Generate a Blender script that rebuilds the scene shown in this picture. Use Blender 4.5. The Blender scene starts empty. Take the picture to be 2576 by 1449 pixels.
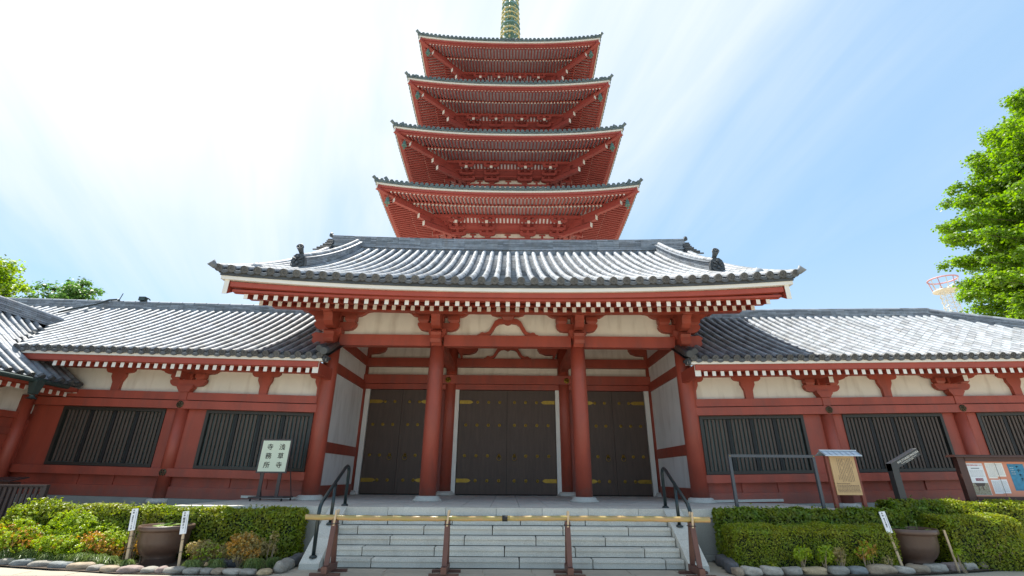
import bpy, math, random
import numpy as np
from mathutils import Vector, Matrix

rnd = random.Random(7)
nrs = np.random.RandomState(11)
S = bpy.context.scene
COL = S.collection

# ------------------------------------------------------------------ camera, light, exposure
CAM_LOC = Vector((0.0348, -14.0444, 1.6387))
def cam_axes(pitch, yaw, roll):
    f = Vector((math.sin(yaw)*math.cos(pitch), math.cos(yaw)*math.cos(pitch), math.sin(pitch)))
    r0 = Vector((math.cos(yaw), -math.sin(yaw), 0)); u0 = r0.cross(f)
    r = r0*math.cos(roll) + u0*math.sin(roll); u = -r0*math.sin(roll) + u0*math.cos(roll)
    return r, u, f
_r, _u, _f = cam_axes(0.3849, 0.0065, 0.0074)
cam_d = bpy.data.cameras.new('camera'); cam = bpy.data.objects.new('camera', cam_d); COL.objects.link(cam)
m = Matrix.Identity(4)
for i in range(3):
    m[i][0] = _r[i]; m[i][1] = _u[i]; m[i][2] = -_f[i]; m[i][3] = CAM_LOC[i]
cam.matrix_world = m
cam_d.sensor_width = 36.0; cam_d.lens = 36*1166.28/2576; cam_d.clip_end = 3000; cam_d.clip_start = 0.05
S.camera = cam

SUN = Vector((-0.30, 0.31, 1.0)).normalized()
sun_el = math.asin(SUN.z); sun_az = math.atan2(SUN.x, SUN.y)
sd = bpy.data.lights.new('sun', 'SUN'); sd.energy = 5.0; sd.angle = math.radians(0.6); sd.color = (1.0, 0.95, 0.86)
so = bpy.data.objects.new('sun', sd); COL.objects.link(so)
so.rotation_euler = SUN.to_track_quat('Z', 'Y').to_euler(); so.location = SUN*80

W = bpy.data.worlds.new('World'); S.world = W; W.use_nodes = True
nt = W.node_tree; nt.nodes.clear()
def wn(t, **k):
    n = nt.nodes.new(t)
    for a, b in k.items(): setattr(n, a, b)
    return n
def wl(a, b): nt.links.new(a, b)
wo = wn('ShaderNodeOutputWorld'); bg = wn('ShaderNodeBackground'); wl(bg.outputs[0], wo.inputs[0])
sky = wn('ShaderNodeTexSky', sky_type='NISHITA', sun_disc=False, sun_elevation=sun_el, sun_rotation=sun_az, air_density=1.0, dust_density=0.25, ozone_density=1.2)
bg.inputs[1].default_value = 0.15
tc = wn('ShaderNodeTexCoord')
sep = wn('ShaderNodeSeparateXYZ'); wl(tc.outputs['Generated'], sep.inputs[0])
def wm(op, a, b=None, c=None):
    n = wn('ShaderNodeMath', operation=op)
    for i, v in enumerate((a, b, c)):
        if v is None: continue
        if isinstance(v, (int, float)): n.inputs[i].default_value = v
        else: wl(v, n.inputs[i])
    return n.outputs[0]
zc = wm('MAXIMUM', sep.outputs[2], 0.0)
den = wm('ADD', zc, 0.35)
cx_ = wm('DIVIDE', sep.outputs[0], den); cy_ = wm('DIVIDE', sep.outputs[1], den)
comb = wn('ShaderNodeCombineXYZ'); wl(cx_, comb.inputs[0]); wl(cy_, comb.inputs[1])
vrot = wn('ShaderNodeVectorRotate', rotation_type='Z_AXIS'); wl(comb.outputs[0], vrot.inputs['Vector']); vrot.inputs['Angle'].default_value = math.radians(-16)
mp = wn('ShaderNodeMapping'); wl(vrot.outputs[0], mp.inputs[0]); mp.inputs['Scale'].default_value = (2.1, 0.42, 1)
no = wn('ShaderNodeTexNoise'); wl(mp.outputs[0], no.inputs[0]); no.inputs['Scale'].default_value = 1.6; no.inputs['Detail'].default_value = 7; no.inputs['Roughness'].default_value = 0.55; no.inputs['Distortion'].default_value = 0.5
dotn = wn('ShaderNodeVectorMath', operation='DOT_PRODUCT'); wl(tc.outputs['Generated'], dotn.inputs[0]); dotn.inputs[1].default_value = SUN
dv = dotn.outputs['Value']
def mr(v, a, b, c, d):
    n = wn('ShaderNodeMapRange', interpolation_type='SMOOTHSTEP'); wl(v, n.inputs[0])
    for i, q in enumerate((a, b, c, d)): n.inputs[i+1].default_value = q
    return n.outputs[0]
def ramp(v, pts):                                # smooth thin veil, thickest round the sun
    n = wn('ShaderNodeValToRGB'); wl(v, n.inputs[0]); e = n.color_ramp.elements
    e[0].position, e[0].color = pts[0][0], (pts[0][1],)*3+(1,); e[1].position, e[1].color = pts[-1][0], (pts[-1][1],)*3+(1,)
    for p, q in pts[1:-1]: k = e.new(p); k.color = (q, q, q, 1)
    return n.outputs[0]
veil = ramp(dv, [(0.30, 0.10), (0.48, 0.13), (0.56, 0.24), (0.64, 0.34), (0.74, 0.50), (0.84, 0.84), (0.92, 1.0)])
n2 = wn('ShaderNodeTexNoise'); wl(comb.outputs[0], n2.inputs[0]); n2.inputs['Scale'].default_value = 1.1; n2.inputs['Detail'].default_value = 3
streak = wm('MULTIPLY', wm('SUBTRACT', no.outputs[0], 0.47), 1.7)
patch = wm('MULTIPLY', wm('SUBTRACT', n2.outputs[0], 0.48), 0.7)
amp = mr(dv, 0.45, 0.70, 0.25, 1.0)
fac = wm('ADD', veil, wm('ADD', wm('MULTIPLY', streak, amp), wm('MULTIPLY', patch, amp)))
horizon = mr(sep.outputs[2], 0.0, 0.55, 0.42, 0.05)
fac2 = wm('MINIMUM', wm('MAXIMUM', fac, horizon), 1.0)
mixs = wn('ShaderNodeMix', data_type='RGBA'); wl(fac2, mixs.inputs[0])
boost = wn('ShaderNodeMix', data_type='RGBA', blend_type='MULTIPLY'); boost.inputs[0].default_value = 1.0
wl(sky.outputs[0], boost.inputs[6]); boost.inputs[7].default_value = (0.74, 0.92, 0.95, 1)
hz = wn('ShaderNodeMix', data_type='RGBA'); hz.inputs[0].default_value = 0.72; wl(boost.outputs[2], hz.inputs[6]); hz.inputs[7].default_value = (1.42, 2.48, 3.70, 1)   # hazy summer blue
wl(hz.outputs[2], mixs.inputs[6]); mixs.inputs[7].default_value = (3.85, 4.05, 4.25, 1)
wl(mixs.outputs[2], bg.inputs[0])
S.view_settings.view_transform = 'Standard'; S.view_settings.look = 'None'
S.view_settings.exposure = 0.84; S.view_settings.gamma = 1.0; S.view_settings.use_curve_mapping = False
S.cycles.max_bounces = 8; S.cycles.diffuse_bounces = 5; S.cycles.glossy_bounces = 3; S.cycles.transparent_max_bounces = 6
S.cycles.sample_clamp_indirect = 6.0; S.cycles.use_denoising = True

# ------------------------------------------------------------------ materials
def mat(name, col, rough=0.6, metal=0.0, var=0.0, vscale=3.0, bump=0.0, bscale=40.0, island=0.0, col2=None, spec=0.5, stretch=None, transl=0.0, dirt=None, fleck=0.0, splash=None):
    """procedural Principled: noise tint, per-piece tint, fine bump, optional translucency"""
    M = bpy.data.materials.new(name); M.use_nodes = True; t = M.node_tree; N = t.nodes; L = t.links
    p = N['Principled BSDF']; out = N['Material Output']
    p.inputs['Roughness'].default_value = rough; p.inputs['Metallic'].default_value = metal
    p.inputs['Specular IOR Level'].default_value = spec
    g = N.new('ShaderNodeTexCoord'); geo = N.new('ShaderNodeNewGeometry'); oi = N.new('ShaderNodeObjectInfo')
    src = geo.outputs['Position']
    if stretch:
        mpn = N.new('ShaderNodeMapping'); mpn.inputs['Scale'].default_value = stretch; L.new(src, mpn.inputs[0]); src = mpn.outputs[0]
    cur = None
    c1 = (*col, 1)
    def mixc(fac, a, b, bt='MIX'):
        n = N.new('ShaderNodeMix'); n.data_type = 'RGBA'; n.blend_type = bt
        if isinstance(fac, (int, float)): n.inputs[0].default_value = fac
        else: L.new(fac, n.inputs[0])
        for i, v in ((6, a), (7, b)):
            if isinstance(v, tuple): n.inputs[i].default_value = v
            else: L.new(v, n.inputs[i])
        return n.outputs[2]
    def mth(op, a, b):
        n = N.new('ShaderNodeMath'); n.operation = op
        for i, v in enumerate((a, b)):
            if isinstance(v, (int, float)): n.inputs[i].default_value = v
            else: L.new(v, n.inputs[i])
        return n.outputs[0]
    cur = c1
    if var > 0 or col2:
        nz = N.new('ShaderNodeTexNoise'); L.new(src, nz.inputs[0]); nz.inputs['Scale'].default_value = vscale; nz.inputs['Detail'].default_value = 6; nz.inputs['Roughness'].default_value = 0.6
        rp = N.new('ShaderNodeMapRange'); L.new(nz.outputs[0], rp.inputs[0]); rp.inputs[1].default_value = 0.3; rp.inputs[2].default_value = 0.7
        d = col2 if col2 else tuple(v*(1-var) for v in col)
        cur = mixc(rp.outputs[0], c1, (*d, 1))
    if island > 0:
        rr = mth('FRACT', mth('ADD', geo.outputs['Random Per Island'], oi.outputs['Random']), 0.0)
        hv = N.new('ShaderNodeHueSaturation'); 
        if isinstance(cur, tuple): hv.inputs['Color'].default_value = cur
        else: L.new(cur, hv.inputs['Color'])
        L.new(mth('ADD', mth('MULTIPLY', rr, 2*island), 1-island), hv.inputs['Value'])
        L.new(mth('ADD', mth('MULTIPLY', mth('FRACT', mth('MULTIPLY', rr, 7.31), 0.0), island*0.07), 0.5-island*0.035), hv.inputs['Hue'])
        cur = hv.outputs[0]
    if fleck > 0:
        vz = N.new('ShaderNodeTexNoise'); L.new(geo.outputs['Position'], vz.inputs[0]); vz.inputs['Scale'].default_value = 90; vz.inputs['Detail'].default_value = 2
        r2 = N.new('ShaderNodeMapRange'); L.new(vz.outputs[0], r2.inputs[0]); r2.inputs[1].default_value = 0.38; r2.inputs[2].default_value = 0.62; r2.inputs[3].default_value = 1-fleck; r2.inputs[4].default_value = 1+fleck
        cb = N.new('ShaderNodeVectorMath'); cb.operation = 'SCALE'
        if isinstance(cur, tuple): cb.inputs[0].default_value = cur[:3]
        else: L.new(cur, cb.inputs[0])
        L.new(r2.outputs[0], cb.inputs['Scale']); cur = cb.outputs[0]
    if dirt:
        dz = N.new('ShaderNodeTexNoise'); mpd = N.new('ShaderNodeMapping'); mpd.inputs['Scale'].default_value = (2.2, 2.2, 0.5); L.new(geo.outputs['Position'], mpd.inputs[0]); L.new(mpd.outputs[0], dz.inputs[0]); dz.inputs['Scale'].default_value = 1.6; dz.inputs['Detail'].default_value = 8
        r3 = N.new('ShaderNodeMapRange'); L.new(dz.outputs[0], r3.inputs[0]); r3.inputs[1].default_value = 0.5; r3.inputs[2].default_value = 0.8; r3.inputs[3].default_value = 0.0; r3.inputs[4].default_value = dirt[3]
        cur = mixc(r3.outputs[0], cur, (*dirt[:3], 1))
    if splash:      # rain splash and dust stuck to the lowest decimetres
        sx = N.new('ShaderNodeSeparateXYZ'); L.new(geo.outputs['Position'], sx.inputs[0])
        sn_ = N.new('ShaderNodeTexNoise'); L.new(geo.outputs['Position'], sn_.inputs[0]); sn_.inputs['Scale'].default_value = 7; sn_.inputs['Detail'].default_value = 6
        hgt = mth('SUBTRACT', sx.outputs[2], mth('MULTIPLY', sn_.outputs[0], 0.55))
        r4 = N.new('ShaderNodeMapRange'); L.new(hgt, r4.inputs[0]); r4.inputs[1].default_value = 0.85; r4.inputs[2].default_value = 1.12; r4.inputs[3].default_value = 0.4; r4.inputs[4].default_value = 0.0
        cur = mixc(r4.outputs[0], cur, (*splash, 1))
    if isinstance(cur, tuple): p.inputs['Base Color'].default_value = cur
    else: L.new(cur, p.inputs['Base Color'])
    if bump > 0:
        bz = N.new('ShaderNodeTexNoise'); L.new(src, bz.inputs[0]); bz.inputs['Scale'].default_value = bscale; bz.inputs['Detail'].default_value = 4
        bp = N.new('ShaderNodeBump'); bp.inputs['Strength'].default_value = bump; bp.inputs['Distance'].default_value = 0.02; L.new(bz.outputs[0], bp.inputs['Height']); L.new(bp.outputs[0], p.inputs['Normal'])
        rv = N.new('ShaderNodeMapRange'); L.new(bz.outputs[0], rv.inputs[0]); rv.inputs[3].default_value = max(0.05, rough-0.12); rv.inputs[4].default_value = min(1, rough+0.12); L.new(rv.outputs[0], p.inputs['Roughness'])
    if transl > 0:
        tr = N.new('ShaderNodeBsdfTranslucent'); ms = N.new('ShaderNodeMixShader'); ms.inputs[0].default_value = transl
        hs = N.new('ShaderNodeHueSaturation'); hs.inputs['Saturation'].default_value = 1.15; hs.inputs['Value'].default_value = 1.5
        if isinstance(cur, tuple): hs.inputs['Color'].default_value = cur
        else: L.new(cur, hs.inputs['Color'])
        L.new(hs.outputs[0], tr.inputs[0]); L.new(p.outputs[0], ms.inputs[1]); L.new(tr.outputs[0], ms.inputs[2]); L.new(ms.outputs[0], out.inputs[0])
    return M

RED = mat('red_lacquer', (0.43, 0.082, 0.047), 0.5, var=0.32, vscale=1.6, bump=0.15, bscale=25, stretch=(1.0, 1.0, 0.35), dirt=(0.20, 0.065, 0.05, 0.7), splash=(0.16, 0.10, 0.08))
RED2 = mat('red_lacquer_eaves', (0.39, 0.068, 0.040), 0.55, var=0.2, vscale=2.0)
REDP = mat('red_pagoda', (0.37, 0.068, 0.055), 0.65, var=0.15, vscale=1.0)
WHITE = mat('white_paint', (0.80, 0.77, 0.70), 0.55, var=0.08, vscale=2.0)
PLAST = mat('cream_plaster', (0.82, 0.79, 0.70), 0.85, var=0.08, vscale=2.5, bump=0.1, bscale=60, dirt=(0.42, 0.36, 0.28, 0.6))
PANEL = mat('white_panel', (0.80, 0.80, 0.77), 0.75, var=0.06, vscale=2.0, dirt=(0.46, 0.44, 0.40, 0.5))
SOFFIT = mat('grey_white_soffit', (0.84, 0.83, 0.84), 0.8, var=0.1)
TILE = mat('smoked_silver_tile', (0.29, 0.322, 0.36), 0.55, metal=0.0, var=0.38, vscale=5.0, bump=0.15, bscale=45, island=0.34, spec=0.35, dirt=(0.22, 0.19, 0.16, 0.4))
TILED = mat('dark_tile', (0.075, 0.083, 0.09), 0.5, metal=0.1, var=0.3, vscale=6, bump=0.3, bscale=40, island=0.2)
TILEP = mat('pagoda_tile', (0.16, 0.20, 0.20), 0.45, metal=0.2, var=0.3, vscale=3, island=0.15)
DOOR = mat('dark_door', (0.10, 0.066, 0.048), 0.6, var=0.25, vscale=1.5, stretch=(8, 8, 1), bump=0.15, bscale=12)
BRASS = mat('aged_brass', (0.42, 0.27, 0.05), 0.42, metal=0.8, var=0.3, vscale=12)
BRONZE = mat('dull_bronze', (0.13, 0.10, 0.06), 0.5, metal=0.6, var=0.3, vscale=12)
TILEE = mat('shaded_end_tile', (0.12, 0.125, 0.13), 0.5, metal=0.1, var=0.3, vscale=6, bump=0.2, bscale=40, island=0.2)  # shade on the forward-facing tile ends is put into this darker colour
FRAMEW = mat('dark_window_frame', (0.035, 0.032, 0.026), 0.45, var=0.2, vscale=4)
SLAT = mat('brown_slat', (0.10, 0.072, 0.055), 0.65, var=0.25, vscale=3, stretch=(6, 6, 1), island=0.1)
TEAL = mat('green_grey_board', (0.12, 0.185, 0.18), 0.4, var=0.35, vscale=4, stretch=(3, 3, 1))
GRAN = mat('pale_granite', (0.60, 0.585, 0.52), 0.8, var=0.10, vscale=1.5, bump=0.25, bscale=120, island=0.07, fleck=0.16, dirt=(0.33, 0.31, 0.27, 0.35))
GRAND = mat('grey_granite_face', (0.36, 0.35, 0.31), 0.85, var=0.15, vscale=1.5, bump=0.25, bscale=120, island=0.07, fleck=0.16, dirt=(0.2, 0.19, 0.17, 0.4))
SLAB = mat('paving_slab', (0.39, 0.35, 0.28), 0.85, var=0.12, vscale=1.2, bump=0.25, bscale=90, island=0.06, fleck=0.10)
GROUND = mat('plaza_ground', (0.43, 0.385, 0.30), 0.9, var=0.15, vscale=0.6)
JOINT = mat('dark_joint', (0.06, 0.055, 0.05), 0.95)
RAIL = mat('dark_green_rail', (0.02, 0.035, 0.038), 0.3, metal=0.3, spec=0.7)
BAMB = mat('bamboo', (0.46, 0.27, 0.13), 0.33, var=0.3, vscale=2.5, col2=(0.30, 0.27, 0.075), stretch=(1, 8, 8))
BROWN = mat('brown_painted_wood', (0.13, 0.055, 0.040), 0.5, var=0.2, vscale=5, stretch=(4, 4, 1), bump=0.1)
PALEW = mat('pale_wood', (0.55, 0.42, 0.27), 0.6, var=0.2, vscale=6, stretch=(4, 4, 1))
SIGNF = mat('dark_brown_metal', (0.055, 0.04, 0.038), 0.45)
SIGNP = mat('cream_green_panel', (0.66, 0.72, 0.55), 0.4)
INK = mat('black_ink', (0.01, 0.01, 0.01), 0.6)
BOARDF = mat('dark_red_brown_frame', (0.075, 0.030, 0.024), 0.5, var=0.2)
GREYM = mat('blue_grey_steel', (0.075, 0.085, 0.10), 0.45, metal=0.3)
BOARDW = mat('tan_board', (0.56, 0.38, 0.19), 0.6, var=0.15, vscale=3, stretch=(6, 6, 1))
REDW = mat('dark_red_post', (0.22, 0.055, 0.035), 0.55, var=0.2)
ROOFM = mat('pale_blue_metal', (0.50, 0.58, 0.66), 0.35, metal=0.4)
BLACKM = mat('black_stone_sign', (0.035, 0.038, 0.040), 0.4)
GREYTOP = mat('grey_top', (0.18, 0.18, 0.18), 0.5)
PAPER = mat('paper_white', (0.78, 0.78, 0.74), 0.6)
PAPERB = mat('paper_blue', (0.72, 0.76, 0.80), 0.6)
CORK = mat('salmon_board', (0.62, 0.26, 0.17), 0.7)
BLUEP = mat('blue_poster', (0.03, 0.26, 0.45), 0.5, var=0.5, vscale=8)
REDINK = mat('red_ink', (0.5, 0.03, 0.04), 0.6)
PURP = mat('purple_ink', (0.20, 0.02, 0.08), 0.6)
GREYINK = mat('grey_ink', (0.25, 0.28, 0.32), 0.6)
PHOTO = mat('photo_print', (0.16, 0.10, 0.06), 0.5, col2=(0.35, 0.38, 0.3), vscale=30)
POTM = mat('brown_glazed_pot', (0.115, 0.070, 0.052), 0.38, var=0.3, vscale=2, bump=0.1, bscale=15, spec=0.5)
POTIN = mat('pot_inside', (0.30, 0.24, 0.18), 0.7)
WATER = mat('dark_water', (0.03, 0.03, 0.02), 0.06)
SOIL = mat('dark_soil', (0.085, 0.060, 0.042), 0.95, var=0.4, vscale=6, bump=0.8, bscale=40)
COPPER = mat('green_copper', (0.055, 0.085, 0.08), 0.55, metal=0.4, var=0.3, vscale=6)
BARK = mat('bark', (0.10, 0.075, 0.055), 0.9, var=0.4, vscale=4, bump=0.6, bscale=14)
TWIG = mat('pale_twig', (0.34, 0.26, 0.17), 0.8, var=0.2)
CORE = mat('hedge_dark_core', (0.022, 0.032, 0.010), 0.95, var=0.4, vscale=20)  # dark green of the solid hedge core, no real twigs
GOLD = mat('gilded', (0.66, 0.55, 0.25), 0.45, metal=0.4)
FGREEN = mat('verdigris', (0.12, 0.24, 0.21), 0.5, metal=0.3, var=0.3, vscale=2)
def leafm(n, c, c2, isl=0.35, tr=0.35): return mat(n, c, 0.42, col2=c2, vscale=3.5, island=isl, transl=tr, spec=0.5)
L_HEDGE = leafm('hedge_leaf', (0.20, 0.29, 0.020), (0.29, 0.29, 0.020), 0.4, 0.45)
L_HEDGE2 = leafm('hedge_leaf_dark', (0.13, 0.235, 0.022), (0.22, 0.245, 0.022), 0.4, 0.45)
L_LIME = leafm('lime_leaf', (0.36, 0.43, 0.03), (0.27, 0.40, 0.03), 0.3, 0.45)
L_ORNG = leafm('orange_leaf', (0.58, 0.26, 0.07), (0.40, 0.32, 0.05))
L_BROWN = leafm('brownish_leaf', (0.42, 0.32, 0.14), (0.28, 0.26, 0.09))
L_TURF = leafm('striped_grass_leaf', (0.20, 0.27, 0.09), (0.14, 0.20, 0.05))
L_GINK = leafm('ginkgo_leaf', (0.14, 0.26, 0.035), (0.20, 0.30, 0.035), 0.22, 0.55)
L_TREE = leafm('tree_leaf', (0.20, 0.32, 0.03), (0.26, 0.34, 0.03), 0.35, 0.5)
L_TREE2 = leafm('tree_leaf_dark', (0.09, 0.20, 0.05), (0.13, 0.22, 0.05), 0.35, 0.5)
L_PAD = leafm('lily_leaf', (0.13, 0.24, 0.09), (0.22, 0.28, 0.05), 0.2, 0.2)

# ------------------------------------------------------------------ mesh helpers
class MB:
    def __init__(s): s.v = []; s.f = []; s.mi = []; s.cur = 0
    def add(s, vs, fs):
        o = len(s.v); s.v.extend([tuple(p) for p in vs]); s.f.extend([tuple(i+o for i in f) for f in fs]); s.mi.extend([s.cur]*len(fs))
    def box(s, x0, x1, y0, y1, z0, z1, nx=1):
        if nx > 1:
            for k in range(nx):
                pass
        s.add([(x0,y0,z0),(x1,y0,z0),(x1,y1,z0),(x0,y1,z0),(x0,y0,z1),(x1,y0,z1),(x1,y1,z1),(x0,y1,z1)],
              [(0,3,2,1),(4,5,6,7),(0,1,5,4),(1,2,6,5),(2,3,7,6),(3,0,4,7)])
    def hexa(s, bot, top):      # two 4-point loops (counter-clockwise seen from the top)
        s.add(list(bot)+list(top), [(0,3,2,1),(4,5,6,7),(0,1,5,4),(1,2,6,5),(2,3,7,6),(3,0,4,7)])
    def prism(s, poly, plane, a, b):
        n = len(poly)
        def P(p, t):
            return {'xz': (p[0], t, p[1]), 'yz': (t, p[0], p[1]), 'xy': (p[0], p[1], t)}[plane]
        vs = [P(p, a) for p in poly] + [P(p, b) for p in poly]
        s.add(vs, [tuple(range(n))[::-1], tuple(range(n, 2*n))] + [(i, (i+1) % n, n+(i+1) % n, n+i) for i in range(n)])
    def sweep(s, pts, w, h, up=(0,0,1), side=None):   # rectangular bar through pts
        rings = []
        n = len(pts); pts = [Vector(p) for p in pts]
        for i in range(n):
            t = (pts[min(i+1, n-1)]-pts[max(i-1, 0)]).normalized()
            sd_ = Vector(side) if side else t.cross(Vector(up)).normalized()
            u = sd_.cross(t).normalized()
            p = pts[i]; rings.append([p-sd_*w/2-u*h/2, p+sd_*w/2-u*h/2, p+sd_*w/2+u*h/2, p-sd_*w/2+u*h/2])
        vs = [q for r in rings for q in r]; fs = [(3,2,1,0), tuple((n-1)*4+k for k in range(4))]
        for i in range(n-1):
            for k in range(4):
                a = i*4+k; b = i*4+(k+1) % 4; fs.append((a, b, b+4, a+4))
        s.add(vs, fs)
    def tube(s, pts, r, n=8, caps=True):
        pts = [Vector(p) for p in pts]; m_ = len(pts); rr = r if isinstance(r, (list, tuple)) else [r]*m_
        vs = []; ref = None
        for i in range(m_):
            t = (pts[min(i+1, m_-1)]-pts[max(i-1, 0)]).normalized()
            if ref is None: ref = Vector((0,0,1)) if abs(t.z) < 0.9 else Vector((1,0,0))
            a = t.cross(ref).normalized(); b = a.cross(t).normalized(); ref = b
            for k in range(n):
                th = 2*math.pi*k/n; vs.append(pts[i]+(a*math.cos(th)+b*math.sin(th))*rr[i])
        fs = [(i*n+k, i*n+(k+1) % n, (i+1)*n+(k+1) % n, (i+1)*n+k) for i in range(m_-1) for k in range(n)]
        if caps: fs += [tuple(range(n))[::-1], tuple((m_-1)*n+k for k in range(n))]
        s.add(vs, fs)
    def lathe(s, prof, c=(0,0,0), n=20, axis='z'):
        vs = []
        for r, z in prof:
            for k in range(n):
                th = 2*math.pi*k/n
                q = (r*math.cos(th), r*math.sin(th), z)
                if axis == 'y': q = (q[0], q[2], q[1])
                vs.append((c[0]+q[0], c[1]+q[1], c[2]+q[2]))
        m_ = len(prof); fs = [(i*n+k, i*n+(k+1) % n, (i+1)*n+(k+1) % n, (i+1)*n+k) for i in range(m_-1) for k in range(n)]
        if axis == 'y': fs = [f[::-1] for f in fs]
        fs += [tuple(range(n))[::-1], tuple((m_-1)*n+k for k in range(n))]
        s.add(vs, fs)
    def merge(s, mesh_mb, M):
        s.add([M @ Vector(v) for v in mesh_mb.v], mesh_mb.f)
    def mesh(s, name, mats, warp=None, smooth=False):
        me = bpy.data.meshes.new(name)
        vs = [warp(v) for v in s.v] if warp else s.v
        me.from_pydata(vs, [], s.f)
        for M_ in (mats if isinstance(mats, (list, tuple)) else [mats]): me.materials.append(M_)
        if any(s.mi): me.polygons.foreach_set('material_index', s.mi)
        if smooth: me.polygons.foreach_set('use_smooth', [len(f) <= 4 for f in s.f])
        me.update(); return me

def link(name, me, parent=None, M=None, kind=None, label=None):
    o = bpy.data.objects.new(name, me); COL.objects.link(o)
    if M is not None: o.matrix_basis = M
    if parent is not None:
        o.parent = parent; o.matrix_parent_inverse = PINV[parent.name]
    WM[o.name] = M.copy() if M is not None else Matrix.Identity(4)
    PINV[o.name] = WM[o.name].inverted()
    if kind: o['kind'] = kind
    if label: o['label'] = label
    return o
PINV = {}; WM = {}
def thing(name, loc, label, cat, group=None, kind=None):
    o = bpy.data.objects.new(name, None); COL.objects.link(o); o.location = loc; o.empty_display_size = 0.2
    WM[o.name] = Matrix.Translation(Vector(loc)); PINV[o.name] = WM[o.name].inverted()
    if kind: o['kind'] = kind
    else: o['category'] = cat
    if label: o['label'] = label
    if group: o['group'] = group
    return o
def tag(o, label, cat, group=None):
    o['label'] = label; o['category'] = cat
    if group: o['group'] = group
    return o
def part(name, mb, mats, parent, warp=None, smooth=False, kind=None, label=None):
    return link(name, mb.mesh(name, mats, warp, smooth), parent, None, kind, label)
def TR(x, y, z, rz=0, sx=1, sy=1, sz=1): return Matrix.Translation((x, y, z)) @ Matrix.Rotation(rz, 4, 'Z') @ Matrix.Diagonal((sx, sy, sz, 1))
def text_mesh(body, size, mats, align='CENTER', extrude=0.001, sx=1.0, spacing=None):
    c = bpy.data.curves.new('text', 'FONT'); c.body = body; c.size = size; c.extrude = extrude; c.align_x = align; c.align_y = 'CENTER'; c.resolution_u = 2; c.offset = size*0.006
    if spacing: c.space_line = spacing
    o = bpy.data.objects.new('text', c); me = bpy.data.meshes.new_from_object(o); bpy.data.objects.remove(o)
    me.materials.clear(); me.materials.append(mats); return me
def face_cam(x, y, z, rx=math.pi/2, ry=0.0): return Matrix.Translation((x, y, z)) @ Matrix.Rotation(ry, 4, 'Y') @ Matrix.Rotation(rx, 4, 'X')

def solo(name, mb, mats, loc, label, cat, group=None, smooth=False, kind=None):
    """a thing that is one mesh: built in world space, its origin moved to its base"""
    loc = Vector(loc); mb.v = [tuple(Vector(v)-loc) for v in mb.v]
    o = link(name, mb.mesh(name, mats, None, smooth), None, Matrix.Translation(loc))
    if kind: o['kind'] = kind; o['label'] = label
    else: tag(o, label, cat, group)
    return o
# ------------------------------------------------------------------ ground and paving
PF = 0.99            # platform top
gm = MB(); gm.add([(-220,-160,-0.012),(220,-160,-0.012),(220,260,-0.012),(-220,260,-0.012)], [(0,1,2,3)])
ground = link('ground', gm.mesh('ground', GROUND), None, None, 'structure', 'pale paved temple forecourt')
def slab_grid(x0, x1, y0, y1, pw, ph, name, parent, matl, z0, z1, gap=0.008, off=0.5, skip=None):
    cache = {}
    r = 0; y = y0
    while y < y1-1e-4:
        ye = min(y+ph, y1); x = x0 - (pw*off if r % 2 else 0)
        while x < x1-1e-4:
            a = max(x, x0); b = min(x+pw, x1)
            if b-a > 0.05 and not (skip and skip((a+b)/2, (y+ye)/2)):
                key = (round(b-a, 3), round(ye-y, 3))
                if key not in cache:
                    mb = MB(); w = (b-a)/2-gap/2; h = (ye-y)/2-gap/2; e = 0.004
                    mb.hexa([(-w,-h,z0),(w,-h,z0),(w,h,z0),(-w,h,z0)], [(-w+e,-h+e,z1),(w-e,-h+e,z1),(w-e,h-e,z1),(-w+e,h-e,z1)])
                    cache[key] = mb.mesh(name, matl)
                link(name, cache[key], parent, Matrix.Translation(((a+b)/2, (y+ye)/2, rnd.uniform(-0.0012, 0.0012))))
            x += pw
        y = ye; r += 1
slab_grid(-11.6, 11.6, -5.15, -4.35, 0.9, 0.4, 'paving_slab', ground, SLAB, -0.011, 0.0, gap=0.01)
slab_grid(-4.0, 4.0, -4.35, -3.92, 0.9, 0.43, 'paving_slab', ground, SLAB, -0.011, 0.001, gap=0.01)

# raised stone platform before the gate and its stairs
PLx0, PLx1, PLy0, PLy1 = -7.25, 7.65, -2.88, 4.3
platform = thing('stone_platform', (0, PLy0, 0), 'raised granite platform under the gate columns', 'platform', kind='structure')
mb = MB(); mb.box(PLx0+0.02, PLx1-0.02, PLy0+0.03, PLy1, 0.0, PF-0.03); part('core', mb, JOINT, platform)
# facing stones
x = PLx0
while x < PLx1-0.05:
    w = min(rnd.choice([1.0, 1.1, 1.25]), PLx1-x)
    if not (-3.45 < x and x+w < 3.45):
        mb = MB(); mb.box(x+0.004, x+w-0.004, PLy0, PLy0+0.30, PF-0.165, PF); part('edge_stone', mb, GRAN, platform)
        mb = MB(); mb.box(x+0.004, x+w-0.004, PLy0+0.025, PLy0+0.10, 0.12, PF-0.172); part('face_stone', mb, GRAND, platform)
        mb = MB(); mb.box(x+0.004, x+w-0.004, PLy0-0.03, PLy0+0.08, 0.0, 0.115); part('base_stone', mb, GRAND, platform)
    else:
        mb = MB(); mb.box(x+0.004, x+w-0.004, PLy0, PLy0+0.30, PF-0.158, PF); part('edge_stone', mb, GRAN, platform)
    x += w
for xs in (PLx0, PLx1-0.30):
    mb = MB(); mb.box(xs, xs+0.30, PLy0+0.305, PLy1, PF-0.165, PF-0.001); part('edge_stone', mb, GRAN, platform)
    xa = PLx0+0.02 if xs < 0 else PLx1-0.10
    mb = MB(); mb.box(xa, xa+0.08, PLy0+0.12, PLy1, 0.0, PF-0.172); part('face_stone', mb, GRAND, platform)
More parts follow.
